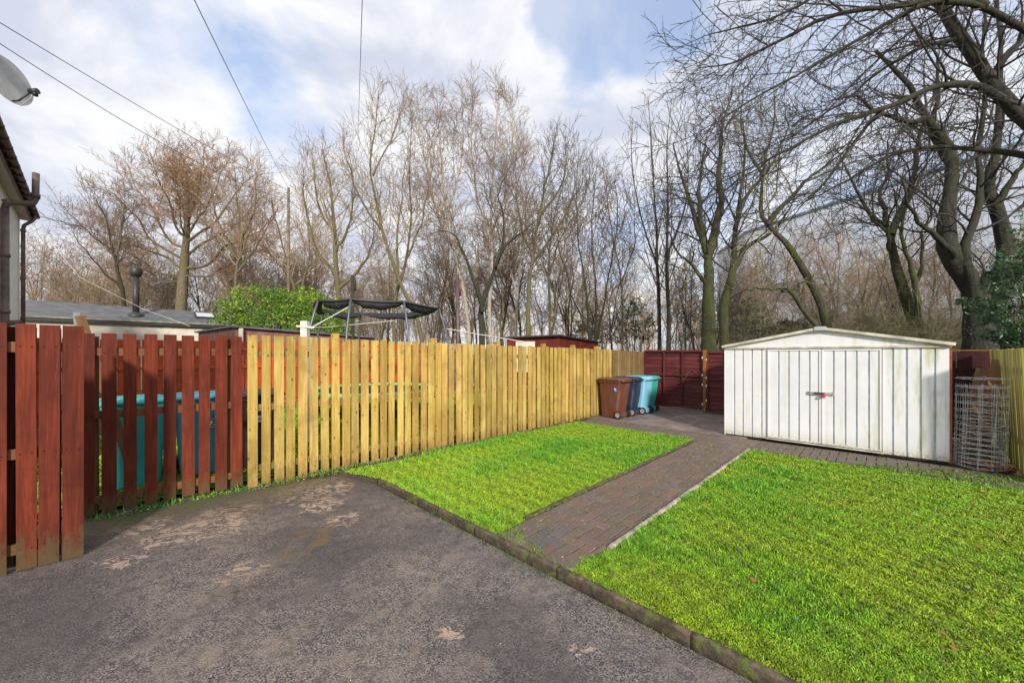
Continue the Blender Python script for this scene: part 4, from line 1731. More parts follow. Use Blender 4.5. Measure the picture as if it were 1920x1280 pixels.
m.tube([(fl.x, fl.y, zb_), (fl.x, fl.y, px(255, 515, 16.9).z)], .115, 14)
m.tube([(fl.x, fl.y, zb_ - .05), (fl.x, fl.y, zb_ + .10), (fl.x, fl.y, zb_ + .22)], [.34, .26, .125], 14)
m.tube([(fl.x, fl.y, px(255, 518, 16.9).z), (fl.x, fl.y, px(255, 513, 16.9).z), (fl.x, fl.y, px(255, 504, 16.9).z), (fl.x, fl.y, px(255, 502, 16.9).z)], [.15, .215, .215, .18], 14)
m.build('flue', M_BLACK, outb)


def roofpt(u, v):
    return obp(u, v, ze_ + (zr_ - ze_) * (v + E_) / (2 + E_) - .1 * 0)


m = MB(outb.location)
q = [roofpt(5.1, .7), roofpt(5.9, .7), roofpt(5.9, 1.35), roofpt(5.1, 1.35)]
m.loft([q, [p + Vector((0, 0, .06)) for p in q]], True, False)
sk = m.build('rooflight', M_BLACK, outb)
m = MB(outb.location)
q = [roofpt(5.17, .77), roofpt(5.83, .77), roofpt(5.83, 1.28), roofpt(5.17, 1.28)]
m.loft([[p + Vector((0, 0, .055)) for p in q], [p + Vector((0, 0, .075)) for p in q]], True, False)
m.build('pane', plain('pale_glass', (.6, .66, .72), .12, .05, 3), sk)

# red shed beyond the middle of the pine fence
r0_, r1_, r2_, r3_ = px(950, 640, 12.6), px(1046, 640, 12.2), px(1122, 640, 15.0), px(1010, 640, 16.0)
M_RSH = board_mat('dark_red_shed', (.16, .025, .022), (.22, .04, .035), None, (.1, .03, .02), .2, .2)
rs = shed_prism('garden_shed', 'dark red garden shed with black flat roof beyond the pine fence', [r0_, r1_, r2_, r3_], [2.10, 2.16, 2.02, 1.98], M_RSH, M_BLACK, .14)
m = MB(rs.location)
wa, wb = px(967, 640, 12.42), px(1003, 640, 12.25)
m.loft([[Vector((wa.x, wa.y, z)), Vector((wb.x, wb.y, z)), Vector((wb.x, wb.y + .05, z)), Vector((wa.x, wa.y + .05, z))] for z in (1.0, 2.0)], True, False)
m.build('window', M_CREAM, rs)

# white capped post and clothes line
cpst = px(572, 600, 6.6)
m = MB(cpst)
m.box((cpst.x, cpst.y, px(0, 602, 6.6).z / 2), (.055, 0, 0), (0, .05, 0), (0, 0, px(0, 602, 6.6).z / 2))
m.bar(px(556, 611, 6.55), px(590, 614, 6.55), .03, .03)
o = m.build('clothes_post', plain('white_post_paint', (.66, .63, .56), .7, .2, 7))
o.location = cpst
tag(o, 'short white painted clothes line post behind the pine fence', 'post')
M_LINE = plain('white_cord', (.70, .68, .62), .7, .1, 8)
for (pts, lab) in [([px(575, 612, 6.6), px(606, 614, 8), px(700, 605, 9.3), px(778, 597, 10.5)], 'slack white washing line passing under the trampoline net'),
                   ([px(586, 613, 6.6), px(662, 571, 7.6)], 'short white cord tied up to the trampoline frame'),
                   ([px(838, 616, 9.0), px(900, 627, 8.6), px(985, 641, 8.1)], 'white washing line running to the right towards the pine fence'),
                   ([px(50, 400, 12), px(150, 520, 13), px(270, 580, 14), px(356, 611, 14.5)], 'thin pale cord sagging in front of the outbuilding roof')]:
    m = MB(pts[0])
    m.tube(pts, .009, 5, False)
    o = m.build('clothes_line', M_LINE)
    o.location = pts[0]
    tag(o, lab, 'cord', 'white cords behind the pine fence')
for (xx, yt, Yd, r, mt, lab) in [(661, 516, 13.5, .07, B_DARK, 'dark grey clothes pole standing behind the trampoline net'), (858, 516, 10.0, .055, M_GUT, 'dark purple brown clothes pole right of the trampoline')]:
    b_ = px(xx, 640, Yd)
    b_.z = 0
    m = MB()
    zt = px(xx, yt, Yd).z
    m.tube([(0, 0, -.05), (.01, 0, zt * .5), (0, 0, zt)], [r, r * .95, r * .85], 10)
    m.tube([(r * 1.2, 0, zt - .55), (r * 1.2, 0, zt - .1)], r * .6, 8)
    o = m.build('clothes_pole', mt)
    o.location = b_
    tag(o, lab, 'pole', 'clothes poles behind the pine fence')

# ---------------------------------------------------------------- trampoline
tc_ = Vector((-3.22, 8.95, .02))
tr = empty('trampoline', tc_, 'round trampoline with green edge pad, black net and bowed grey poles', 'trampoline')
M_STEEL = plain('grey_steel_tube', (.11, .12, .14), .4, .2, 9, .3)
M_NET = plain('black_net', (.018, .019, .024), .75, .4, 12)
M_PAD = plain('green_pad', (.14, .55, .16), .5, .15, 4)
RT = 1.52


def ring(r, z, n=48, ph=0.0):
    return [Vector((r * math.cos(2 * math.pi * k / n + ph), r * math.sin(2 * math.pi * k / n + ph), z)) for k in range(n)]


m = MB()
m.loft([ring(RT - .24, .74), ring(RT - .24, .775), ring(RT + .05, .785), ring(RT + .07, .765), ring(RT + .06, .70), ring(RT - .02, .72)], False, True)
m.build('pad', M_PAD, tr)
m = MB()
m.loft([ring(RT - .24, .745), ring(.01, .735)], False, True)
m.build('mat', M_NET, tr)
for k in range(4):
    a = math.radians(20 + 90 * k)
    m = MB()
    p, q = Vector((math.cos(a - .35), math.sin(a - .35), 0)) * RT, Vector((math.cos(a + .35), math.sin(a + .35), 0)) * RT
    m.tube([p + Vector((0, 0, .7)), p + Vector((0, 0, .06)), p.lerp(q, .1) + Vector((0, 0, .02)), p.lerp(q, .9) + Vector((0, 0, .02)), q + Vector((0, 0, .06)), q + Vector((0, 0, .7))], .022, 8)
    m.build('leg', M_STEEL, tr)
RTOP = 1.47
ztop = 2.66
pole_a = [math.radians(a) for a in (-110, -62, -5, 42, 108, 165)]
pole_a = []
for (xx, near) in ((597, 1), (658, 0), (757, 0), (822, 1), (676, 2), (608, 2)):
    k = (xx - 960) / F
    # intersect the sight line x = k*y with the ring
    a_ = 1 + k * k
    b_ = -2 * (k * tc_.x + tc_.y)
    c_ = tc_.x ** 2 + tc_.y ** 2 - RTOP ** 2
    disc = max(b_ * b_ - 4 * a_ * c_, 0)
    y_ = (-b_ + (-math.sqrt(disc) if near != 2 else math.sqrt(disc))) / (2 * a_)
    pole_a.append(math.atan2(y_ - tc_.y, k * y_ - tc_.x))
for a in pole_a:
    d = Vector((math.cos(a), math.sin(a), 0))
    m = MB()
    pts = [d * (RT + .10) + Vector((0, 0, .12)), d * (RT + .16) + Vector((0, 0, .8)), d * (RT + .20) + Vector((0, 0, 1.5)),
           d * (RT + .14) + Vector((0, 0, 2.05)), d * (RT + .04) + Vector((0, 0, 2.40)), d * (RTOP) + Vector((0, 0, ztop))]
    m.tube(pts, .024, 8)
    m.build('pole', M_STEEL, tr)
pa = sorted([a % (2 * math.pi) for a in pole_a])
corner = [Vector((math.cos(a), math.sin(a), 0)) * RTOP for a in pa]
edge = []
for i in range(len(corner)):
    a, b = corner[i], corner[(i + 1) % len(corner)]
    mid = (a + b) / 2
    mid = mid.normalized() * (mid.length * .55 + RTOP * .45)
    for k in range(14):
        t_ = k / 14
        p = a * (1 - t_) ** 2 + (mid * 2 - (a + b) / 2) * 2 * t_ * (1 - t_) + b * t_ * t_
        edge.append((p, 4 * t_ * (1 - t_)))
m = MB()
m.tube([p + Vector((0, 0, ztop - .03 * w)) for p, w in edge] + [edge[0][0] + Vector((0, 0, ztop))], .026, 6, False)
m.build('top_ring', M_BLACK, tr)
m = MB()
rings = []
for i, (p, w) in enumerate(edge + [edge[0]]):
    d = p.normalized()
    sag = .05 + .11 * w ** .8 + .012 * math.sin(i * 1.3) + .010 * math.sin(i * 2.9)
    z = ztop - .03 * w
    rings.append([p + Vector((0, 0, z)), p - d * .02 + Vector((0, 0, z - sag * .55)), p - d * .07 + Vector((0, 0, z - sag)),
                  p - d * (.08 + .10 * w) + Vector((0, 0, z - sag * (.85 + .06 * math.sin(i)))), p - d * (.05 + .12 * w) + Vector((0, 0, z - sag * .45)), p - d * .02 + Vector((0, 0, z - .01))])
m.loft(rings, False, True)
m.build('net', M_NET, tr)

# ---------------------------------------------------------------- the large pale building behind the wood


def m_clad(t):
    o = OBJ(t)
    a = t.noise(t.mapv(o, (.2, .2, .05)), 3, 4, .6)
    z = t.n('ShaderNodeSeparateXYZ', {0: o}).outputs[2]
    st = t.math('FRACT', t.math('MULTIPLY', z, .9))
    c = t.mix(t.mr(a, .3, .7), (.52, .59, .70), (.63, .70, .80))
    c = t.mix(t.mr(st, .0, .06, .35, 0), c, (.36, .40, .48))
    return c, .5


M_CLAD = material('pale_blue_cladding', m_clad)
M_TEALF = plain('teal_fascia', (.16, .27, .30), .5, .1, 3)
BH = 15.4
bA, bB, bC = Vector((28.7, 52.9, 0)), Vector((27.3, 44.2, 0)), Vector((44.0, 17.0, 0))
bld = empty('industrial_building', bB, 'huge pale blue clad industrial building looming behind the trees on the right', 'building')
m = MB(bld.location)
bD = bC + Vector((30, 20, 0))
bE = bA + Vector((30, 22, 0))
zA = px(1343, 478, 52.9).z
hts = {0: zA, 1: px(1398, 437, 44.2).z, 2: BH + 2.5, 3: BH, 4: BH}
pl_ = [bA, bB, bC, bD, bE]
for i in range(5):
    a, b = pl_[i], pl_[(i + 1) % 5]
    m.face([a, b, b + Vector((0, 0, hts[(i + 1) % 5])), a + Vector((0, 0, hts[i]))])
m.face([p + Vector((0, 0, hts[i])) for i, p in enumerate(pl_)][::1])
m.build('wall', M_CLAD, bld)
for i in (0, 1):
    m = MB(bld.location)
    a, b = pl_[i] + Vector((0, 0, hts[i] + .1)), pl_[i + 1] + Vector((0, 0, hts[i + 1] + .1))
    m.bar(a, b, .3, .22)
    m.build('roof_edge', M_TEALF, bld)
M_WINB = plain('blue_glazing', (.08, .12, .24), .2, .2, 2)
dirB = (bC - bB).normalized()
nB = Vector((dirB.y, -dirB.x, 0))
if nB.dot(-bB) < 0:
    nB = -nB
for k in (0, 3):
    m = MB(bld.location)
    c = bB + dirB * (4 + 6.0 * k) + nB * .05 + Vector((0, 0, 8.3))
    m.box(c, dirB * 1.3, nB * .04, (0, 0, 1.0))
    m.build('window', M_WINB, bld)

# ================================================================ trees


def unit(v):
    return v / np.maximum(np.linalg.norm(v, axis=-1, keepdims=True), 1e-9)


def spawn(P, R, rng, dens, t0, t1, ang, mean, n, up=.1, wob=.12, rr=.6, rtip=.3, rmin=.003, rmax=9.0, shape=.55, vary=.3, bias=None):
    """grow child branches off the polylines P (N,m,3) with radii R (N,m)"""
    N, m, _ = P.shape
    seg = np.linalg.norm(P[:, 1:] - P[:, :-1], axis=-1)
    L = seg.sum(1)
    k = np.maximum(0, np.floor(dens * L * (t1 - t0) + rng.random(N))).astype(int)
    idx = np.repeat(np.arange(N), k)
    if len(idx) == 0:
        return None
    M = len(idx)
    order = np.concatenate([np.arange(q) for q in k if q > 0])
    t = t0 + (t1 - t0) * (order + rng.random(M)) / k[idx]
    f = t * (m - 1) * .9999
    i = f.astype(int)
    w = (f - i)[:, None]
    a, b = P[idx, i], P[idx, i + 1]
    pos = a + (b - a) * w
    d = unit(b - a)
    r = R[idx, i] * (1 - w[:, 0]) + R[idx, i + 1] * w[:, 0]
    ph = order * 2.39996 + rng.uniform(0, 6.28, N)[idx] + rng.normal(0, .4, M)
    ref = unit(np.cross(d, np.array([.13, .21, .97]) + rng.normal(0, .02, (M, 3))))
    ref2 = np.cross(d, ref)
    perp = ref * np.cos(ph)[:, None] + ref2 * np.sin(ph)[:, None]
    an = np.radians(ang + rng.normal(0, ang * .2, M))[:, None]
    dr = unit(d * np.cos(an) + perp * np.sin(an))
    if bias is not None:
        dr = unit(dr + np.array(bias))
    ln = mean * (1 - shape * (t - t0) / max(t1 - t0, 1e-6)) * np.exp(rng.normal(0, vary, M))
    ln = np.minimum(ln, L[idx] * .95)
    C = np.zeros((M, n + 1, 3))
    C[:, 0] = pos
    st = (ln / n)[:, None]
    bend = rng.normal(0, wob * .5, (M, 3))
    for s in range(n):
        dr = unit(dr + rng.normal(0, wob, (M, 3)) + bend + np.array([0, 0, up]))
        C[:, s + 1] = C[:, s] + dr * st
    r0 = np.clip(r * rr, rmin, rmax)
    tt = np.linspace(0, 1, n + 1)[None]
    CR = np.maximum(r0[:, None] * (1 - (1 - rtip) * tt), rmin * (1 - .35 * tt))
    return C, CR


def tubes(P, R, sides):
    """all polylines of one level -> vertices and quads"""
    N, m, _ = P.shape
    T = np.zeros_like(P)
    T[:, 1:-1] = P[:, 2:] - P[:, :-2]
    T[:, 0] = P[:, 1] - P[:, 0]
    T[:, -1] = P[:, -1] - P[:, -2]
    T = unit(T)
    ref = np.broadcast_to(np.array([.35, .93, .12]), T.shape)
    A = unit(np.cross(T, ref))
    B = np.cross(T, A)
    th = np.arange(sides) * 2 * np.pi / sides
    V = P[:, :, None] + (A[:, :, None] * np.cos(th)[:, None] + B[:, :, None] * np.sin(th)[:, None]) * R[:, :, None, None]
    idx = np.arange(N * m * sides).reshape(N, m, sides)
    nx = np.roll(idx, -1, axis=2)
    Fc = np.stack([idx[:, :-1], nx[:, :-1], nx[:, 1:], idx[:, 1:]], -1).reshape(-1, 4)
    return V.reshape(-1, 3), Fc


def merge(parts):
    Vs, Fs, o = [], [], 0
    for V, Fc in parts:
        Vs.append(V)
        Fs.append(Fc + o)
        o += len(V)
    return np.concatenate(Vs), np.concatenate(Fs)


def smoothline(pts, n, rng=None, amp=0.0):
    """Catmull-Rom through pts, n points"""
    p = np.array(pts, float)
    p = np.vstack([2 * p[0] - p[1], p, 2 * p[-1] - p[-2]])
    m = len(p) - 3
    out = []
    for q in np.linspace(0, m - 1e-6, n):
        i = int(q)
        t = q - i
        a, b, c, d = p[i], p[i + 1], p[i + 2], p[i + 3]
        out.append(.5 * ((2 * b) + (-a + c) * t + (2 * a - 5 * b + 4 * c - d) * t * t + (-a + 3 * b - 3 * c + d) * t ** 3))
    out = np.array(out)
    if rng is not None and amp:
        k = rng.normal(0, amp, out.shape)
        k = (k + np.roll(k, 1, 0) + np.roll(k, -1, 0)) / 3
        k[0] = 0
        out = out + k
    return out


NP_ = 22
GUIDE_SCALE = 1.0


def grow(guides, levels, seed):
    """guides: (points, r0, r1, t0, wobble) in metres; levels: list of dicts for spawn"""
    rng = np.random.default_rng(seed)
    P = np.stack([smoothline(g[0], NP_, rng, g[4] if len(g) > 4 else .03) for g in guides])
    tt = np.linspace(0, 1, NP_)
    R = np.stack([g[2] + (g[1] - g[2]) * (1 - tt) ** 1.15 for g in guides])
    R[0, 0] *= 1.55
    R[0, 1] *= 1.15
    R = R * (1 + rng.normal(0, .05, R.shape))
    out = [(P, R)]
    # children of the guides: each guide has its own start
    cur = []
    lv = dict(levels[0])
    for i, g in enumerate(guides):
        l0 = dict(lv)
        l0['t0'] = g[3]
        r = spawn(P[i:i + 1], R[i:i + 1], rng, **l0)
        if r is not None:
            cur.append(r)
    cur = (np.concatenate([c[0] for c in cur]), np.concatenate([c[1] for c in cur]))
    out.append(cur)
    base = P
    for lv in levels[1:]:
        lv = dict(lv)
        lv.setdefault('t0', .12)
        cur = spawn(cur[0], cur[1], rng, **lv)
        out.append(cur)
    return out


def tree_mesh_data(lv, sides=(10, 6, 4, 3, 3)):
    trunk = tubes(*lv[0], sides[0])
    crown = merge([tubes(*lv[i], sides[min(i, len(sides) - 1)]) for i in range(1, len(lv))])
    return trunk, crown


def make_tree(name, label, cat, lv, bark_m, twig_m, base, group=None):
    base = Vector(base)
    root = empty(name, base, label, cat, group)
    (tv, tf), (cv, cf) = tree_mesh_data(lv)
    b = np.array(base)
    np_mesh('trunk', tv - b, tf, bark_m, root)
    np_mesh('crown', cv - b, cf, twig_m, root)
    return root


def gpx(pts, Y0, Y1, grounded=False):
    """a limb through photo points, its distance running from Y0 to Y1"""
    out = []
    n = len(pts)
    for i, (x, y) in enumerate(pts):
        Y = Y0 + (Y1 - Y0) * (i / max(n - 1, 1))
        out.append(tuple(px(x, y, Y)))
    if grounded:
        x0, y0 = out[0][0], out[0][1]
        out[0] = (x0, y0, ground_z(x0, y0) - .15)
    return out


def L(dens, t1, ang, mean, n, **k):
    d = dict(dens=dens, t1=t1, ang=ang, mean=mean, n=n)
    d.update(k)
    return d


LV_BEECH = [L(4.0, 1.0, 40, 1.9, 7, up=.02, wob=.10, rr=.45, rmin=.012, rmax=.035, shape=.35),
            L(3.6, 1.0, 38, 1.1, 5, up=.04, wob=.12, rmin=.009, rr=.55),
            L(6.0, 1.0, 34, .66, 3, up=.06, wob=.12, rmin=.0085, rr=.6),
            L(5.0, 1.0, 30, .36, 2, up=.05, wob=.1, rmin=.0075, rr=.7)]
LV_ASH = [L(3.0, 1.0, 42, 2.4, 7, up=.10, wob=.09, rr=.42, rmin=.011, rmax=.035, shape=.78),
          L(3.4, 1.0, 40, 1.2, 5, up=.10, wob=.11, rmin=.009, rr=.55),
          L(5.4, 1.0, 38, .6, 3, up=.07, wob=.12, rmin=.0078, rr=.6)]
LV_BIRCH = [L(4.0, 1.0, 36, 2.2, 7, up=.06, wob=.07, rr=.38, rmin=.010, rmax=.028, shape=.78),
            L(5.0, 1.0, 32, .95, 5, up=-.01, wob=.09, rmin=.008, rr=.5),
            L(7.5, 1.0, 28, .5, 3, up=-.04, wob=.09, rmin=.0070, rr=.6)]
LV_POP = [L(2.6, 1.0, 28, 2.3, 7, up=.12, wob=.05, rr=.4, rmin=.010, rmax=.03, shape=.8),
          L(2.6, 1.0, 30, 1.0, 5, up=.10, wob=.07, rmin=.008, rr=.5),
          L(3.6, 1.0, 30, .5, 3, up=.08, wob=.08, rmin=.0062, rr=.6)]
LV_NEAR = [L(3.4, 1.0, 46, 1.9, 8, up=.05, wob=.12, rr=.38, rmin=.008, rmax=.03, shape=.5),
           L(3.8, 1.0, 44, .95, 6, up=.04, wob=.14, rmin=.0066, rr=.55),
           L(7.2, 1.0, 42, .48, 4, up=.05, wob=.14, rmin=.0050, rr=.6)]

def tree(name, label, cat, guides, levels, seed, bm, tm, group=None):
    lv = grow(guides, levels, seed)
    b = guides[0][0][0]
    return make_tree(name, label, cat, lv, bm, tm, (b[0], b[1], b[2] + .12), group)


def G(pts, Y0, Y1, r0, r1, t0, wob=.03, gr=False):
    if Y0 > 15:
        r0 *= .76
    return (gpx(pts, Y0, Y1, gr), r0, r1, t0, wob)


# ---- the broad beech at the left
Yb = 26.5
bg_ = [G([(340, 640), (341, 560), (345, 500), (349, 440), (352, 380), (352, 350), (350, 325)], Yb, Yb, .52, .03, .50, .05, True)]
for (sx_0, sy_0, ex, ey, dY, rr_) in [(343, 520, 175, 440, -1.5, .10), (344, 500, 172, 400, 2.0, .12), (345, 490, 205, 350, -2.5, .13), (346, 470, 238, 315, 1.0, .13), (348, 450, 282, 290, -3.0, .12),
                                      (350, 430, 325, 278, 2.8, .10), (352, 420, 385, 280, -2.5, .10), (350, 440, 430, 296, 2.0, .12), (348, 460, 475, 322, -1.5, .13), (346, 480, 505, 360, 2.5, .13),
                                      (346, 505, 515, 405, -2.0, .14), (345, 525, 520, 450, 1.0, .10), (341, 530, 200, 478, 3.0, .08), (348, 455, 330, 335, -3.0, .08), (348, 455, 368, 315, 4.0, .08)]:
    p_ = []
    for k in range(6):
        t_ = k / 5
        # leave the trunk outwards, then sweep up to the rim of the dome
        p_.append((sx_0 + (ex - sx_0) * t_ ** .9, sy_0 + (ey - sy_0) * t_ ** 1.15 + 7 * math.sin(k * 2.1 + ex)))
    bg_.append(G(p_, Yb, Yb + dY, rr_, .018, .22, .07))
tree('beech_tree', 'broad domed beech with russet twigs rising behind the outbuilding', 'tree', bg_, LV_BEECH, 21, B_BEECH, T_BEECH)

tree('bare_tree', 'dark leaning bare tree with fine twigs left of the broad beech', 'tree', [
    G([(232, 640), (231, 560), (220, 500), (208, 455), (192, 400), (182, 370)], 24, 24, .17, .02, .35, .05, True),
    G([(226, 540), (190, 505), (160, 470), (140, 440)], 24, 23, .09, .015, .2, .05),
    G([(218, 500), (225, 440), (232, 400), (236, 380)], 24, 25, .08, .015, .2, .05),
    G([(212, 470), (170, 440), (140, 410), (125, 395)], 24, 25, .07, .015, .2, .05),
], LV_ASH, 22, B_DARK, T_GREY)
tree('bare_tree', 'slim pale bare tree with a mossy lit trunk right of the broad beech', 'tree', [
    G([(443, 640), (441, 560), (446, 505), (452, 450), (446, 380), (438, 310)], 22, 22, .16, .02, .4, .05, True),
    G([(446, 510), (475, 470), (500, 430), (520, 390)], 22, 23, .09, .015, .2, .05),
    G([(447, 490), (420, 440), (400, 380), (392, 330)], 22, 21, .08, .015, .2, .05),
    G([(450, 455), (475, 400), (480, 340), (478, 315)], 22, 22, .08, .015, .2, .05),
], LV_ASH, 23, B_ASH, T_ASH)
tree('bare_tree', 'bare tree with rising grey green limbs directly above the green bush', 'tree', [
    G([(590, 640), (575, 590), (552, 540), (535, 480), (520, 420), (512, 380)], 23, 23, .17, .02, .4, .05, True),
    G([(560, 560), (580, 480), (575, 400), (565, 350)], 23, 24, .10, .015, .2, .05),
    G([(545, 520), (510, 480), (490, 450)], 23, 22, .08, .015, .2, .05),
], LV_ASH, 24, B_ASH, T_BEECH)
tree('ash_tree', 'multi limbed bare tree with a thick mossy trunk above the bush', 'tree', [
    G([(635, 650), (634, 590), (632, 520), (628, 450), (622, 380), (612, 320), (606, 280)], 20, 20, .24, .02, .35, .05, True),
    G([(634, 520), (600, 480), (580, 420), (570, 360), (572, 310)], 20, 19.4, .12, .015, .2, .05),
    G([(636, 540), (668, 510), (690, 480), (700, 440), (695, 380)], 20, 21, .13, .015, .2, .05),
    G([(630, 470), (655, 420), (662, 360), (655, 290)], 20, 20.5, .10, .015, .2, .05),
    G([(628, 440), (600, 390), (590, 340), (588, 300)], 20, 21, .09, .015, .2, .05),
], LV_ASH, 25, B_ASH, T_ASH)
tree('bare_tree', 'tall bare tree whose trunk sweeps up to the left over the trampoline', 'tree', [
    G([(802, 655), (783, 605), (752, 530), (722, 450), (704, 380), (694, 300), (704, 230), (712, 175)], 18, 18, .15, .015, .35, .05, True),
    G([(745, 515), (745, 440), (752, 370), (760, 300)], 18, 18.5, .08, .012, .2, .05),
    G([(715, 430), (680, 380), (655, 320), (642, 255)], 18, 17.5, .08, .012, .2, .05),
    G([(700, 330), (730, 270), (748, 220), (752, 190)], 18, 18, .05, .010, .15, .05),
], LV_ASH, 26, B_ASH, T_ASH)
tree('bare_tree', 'slender bare tree with forked stems rising behind the trampoline net', 'tree', [
    G([(742, 655), (740, 600), (748, 540), (764, 470), (770, 400), (766, 330), (770, 250), (772, 200)], 19.5, 19.5, .13, .012, .4, .05, True),
    G([(758, 500), (785, 430), (800, 370), (815, 300)], 19.5, 20, .07, .012, .2, .05),
], LV_ASH, 27, B_ASH, T_ASH)
g = 'birches at the centre of the wood'
tree('birch_tree', 'tall birch with pale trunk and purple brown fine crown, left of the two tallest', 'tree', [
    G([(884, 655), (876, 590), (858, 500), (842, 420), (832, 340), (824, 250), (818, 170)], 19, 19, .15, .012, .38, .04, True),
    G([(852, 470), (820, 400), (800, 320), (788, 230), (784, 175)], 19, 19.4, .08, .010, .2, .04),
    G([(840, 400), (862, 320), (868, 240), (866, 165)], 19, 18.6, .07, .010, .2, .04),
], LV_BIRCH, 28, B_BIRCH, T_BIRCH, g)
tree('birch_tree', 'tallest birch with straight stem and narrow reddish crown above the centre', 'tree', [
    G([(921, 655), (919, 590), (921, 500), (921, 420), (924, 340), (930, 240), (936, 165)], 19.5, 19.5, .15, .012, .35, .04, True),
    G([(920, 450), (896, 380), (886, 300), (884, 220), (888, 180)], 19.5, 19, .07, .010, .2, .04),
    G([(922, 430), (948, 360), (958, 290), (962, 220), (958, 185)], 19.5, 20, .07, .010, .2, .04),
], LV_BIRCH, 29, B_BIRCH, T_BIRCH, g)
tree('birch_tree', 'leaning twin stemmed birch whose crown fills the gap right of the tallest birch', 'tree', [
    G([(962, 655), (968, 590), (976, 500), (985, 420), (985, 340), (980, 270)], 21, 21, .13, .012, .35, .04, True),
    G([(972, 560), (950, 480), (945, 400), (962, 320), (972, 260)], 21, 21.6, .08, .010, .2, .04),
], LV_BIRCH, 30, B_BIRCH, T_BIRCH, g)
tree('oak_tree', 'dark forked bare tree low behind the birches with a wide V of limbs', 'tree', [
    G([(906, 655), (904, 600), (908, 560), (926, 510), (950, 460), (985, 430), (1020, 400)], 18, 19, .22, .02, .45, .06, True),
    G([(905, 585), (890, 530), (868, 470), (850, 440), (815, 430)], 18, 17.4, .14, .015, .25, .06),
    G([(930, 500), (945, 430), (935, 370), (950, 330)], 18.3, 18, .09, .015, .2, .06),
], LV_ASH, 31, B_DARK, T_GREY)
tree('bare_tree', 'bare tree with stout brown trunk and rounded crown right of the birches', 'tree', [
    G([(990, 655), (989, 600), (992, 540), (998, 480), (1008, 420), (1022, 350), (1035, 290), (1042, 250)], 18.5, 18.5, .19, .015, .35, .05, True),
    G([(995, 500), (1030, 450), (1062, 400), (1080, 340), (1085, 280)], 18.5, 19, .10, .012, .2, .05),
    G([(998, 480), (975, 420), (968, 360), (985, 300)], 18.5, 18, .09, .012, .2, .05),
    G([(1010, 410), (1050, 350), (1062, 300), (1060, 255)], 18.5, 18, .08, .012, .2, .05),
], LV_ASH, 32, B_ASH, T_GREY)
tree('bare_tree', 'upright bare tree with a thin straight trunk above the dark red shed', 'tree', [
    G([(1031, 655), (1030, 590), (1028, 500), (1036, 420), (1060, 340), (1080, 290)], 20, 20, .12, .012, .35, .05, True),
    G([(1029, 520), (1050, 450), (1085, 390), (1110, 330)], 20, 20, .07, .012, .2, .05),
], LV_ASH, 33, B_ASH, T_GREY)
tree('bare_tree', 'fan of thin dark stems spreading upward behind the right end of the red shed', 'tree', [
    G([(1112, 660), (1102, 580), (1090, 490), (1082, 400), (1075, 320)], 17, 17, .09, .012, .3, .05, True),
    G([(1114, 650), (1118, 560), (1110, 460), (1112, 380), (1118, 310)], 17, 17.4, .07, .012, .3, .05),
    G([(1116, 650), (1135, 560), (1150, 470), (1160, 400), (1150, 335)], 17, 17.6, .07, .012, .3, .05),
    G([(1110, 640), (1075, 560), (1055, 480), (1045, 430)], 17, 16.5, .06, .012, .3, .05),
], LV_ASH, 34, B_DARK, T_GREY)
tree('bare_tree', 'narrow thin stemmed tree between the fan of stems and the tall poplars', 'tree', [
    G([(1168, 660), (1166, 590), (1164, 520), (1150, 450), (1140, 380), (1138, 330)], 19, 19, .08, .010, .3, .04, True),
    G([(1165, 530), (1185, 470), (1190, 410), (1186, 360)], 19, 19, .05, .010, .2, .04),
], LV_ASH, 35, B_ASH, T_GREY)
g = 'twin tall straight poplars'
tree('poplar_tree', 'left of the twin tall straight poplars behind the back gate', 'tree', [
    G([(1237, 665), (1236, 580), (1232, 480), (1230, 400), (1224, 300), (1216, 190)], 17, 17, .13, .010, .22, .03, True),
    G([(1233, 500), (1212, 440), (1192, 360), (1184, 280), (1186, 230)], 17, 17, .06, .008, .15, .03),
], LV_POP, 36, B_DARK, T_GREY, g)
tree('poplar_tree', 'right of the twin tall straight poplars, trunk lit pale on one side', 'tree', [
    G([(1251, 665), (1253, 600), (1250, 500), (1252, 400), (1250, 300), (1258, 185)], 16.4, 16.4, .14, .010, .22, .03, True),
    G([(1251, 480), (1275, 420), (1290, 350), (1288, 270), (1282, 220)], 16.4, 16.8, .06, .008, .15, .03),
], LV_POP, 37, B_DARK, T_GREY, g)
# ---- mossy trees behind the maroon fence
tree('mossy_tree', 'thick moss covered tree forking above the maroon gate post', 'tree', [
    G([(1330, 680), (1329, 620), (1326, 560), (1327, 510), (1322, 470), (1305, 410), (1282, 340), (1262, 270)], 13, 13, .27, .02, .45, .05, True),
    G([(1326, 485), (1342, 430), (1350, 370), (1348, 300), (1355, 230), (1375, 170)], 13, 13.4, .17, .015, .2, .05),
    G([(1318, 455), (1310, 380), (1318, 310), (1325, 250)], 13, 12.4, .10, .012, .2, .05),
    G([(1330, 540), (1300, 500), (1270, 470), (1245, 420)], 13, 12.4, .08, .012, .2, .05),
], LV_NEAR, 38, B_MOSSY, T_DARK)
tree('mossy_tree', 'second mossy trunk standing against the first, spreading right over the shed', 'tree', [
    G([(1362, 680), (1358, 620), (1360, 570), (1375, 500), (1378, 440), (1386, 380), (1398, 300), (1392, 220)], 13.6, 13.6, .20, .015, .4, .05, True),
    G([(1372, 510), (1400, 465), (1440, 440), (1475, 400), (1500, 350)], 13.6, 13.2, .10, .012, .2, .05),
    G([(1378, 430), (1400, 370), (1440, 320), (1470, 260), (1480, 200)], 13.6, 14, .09, .012, .2, .05),
], LV_NEAR, 39, B_MOSSY, T_DARK)
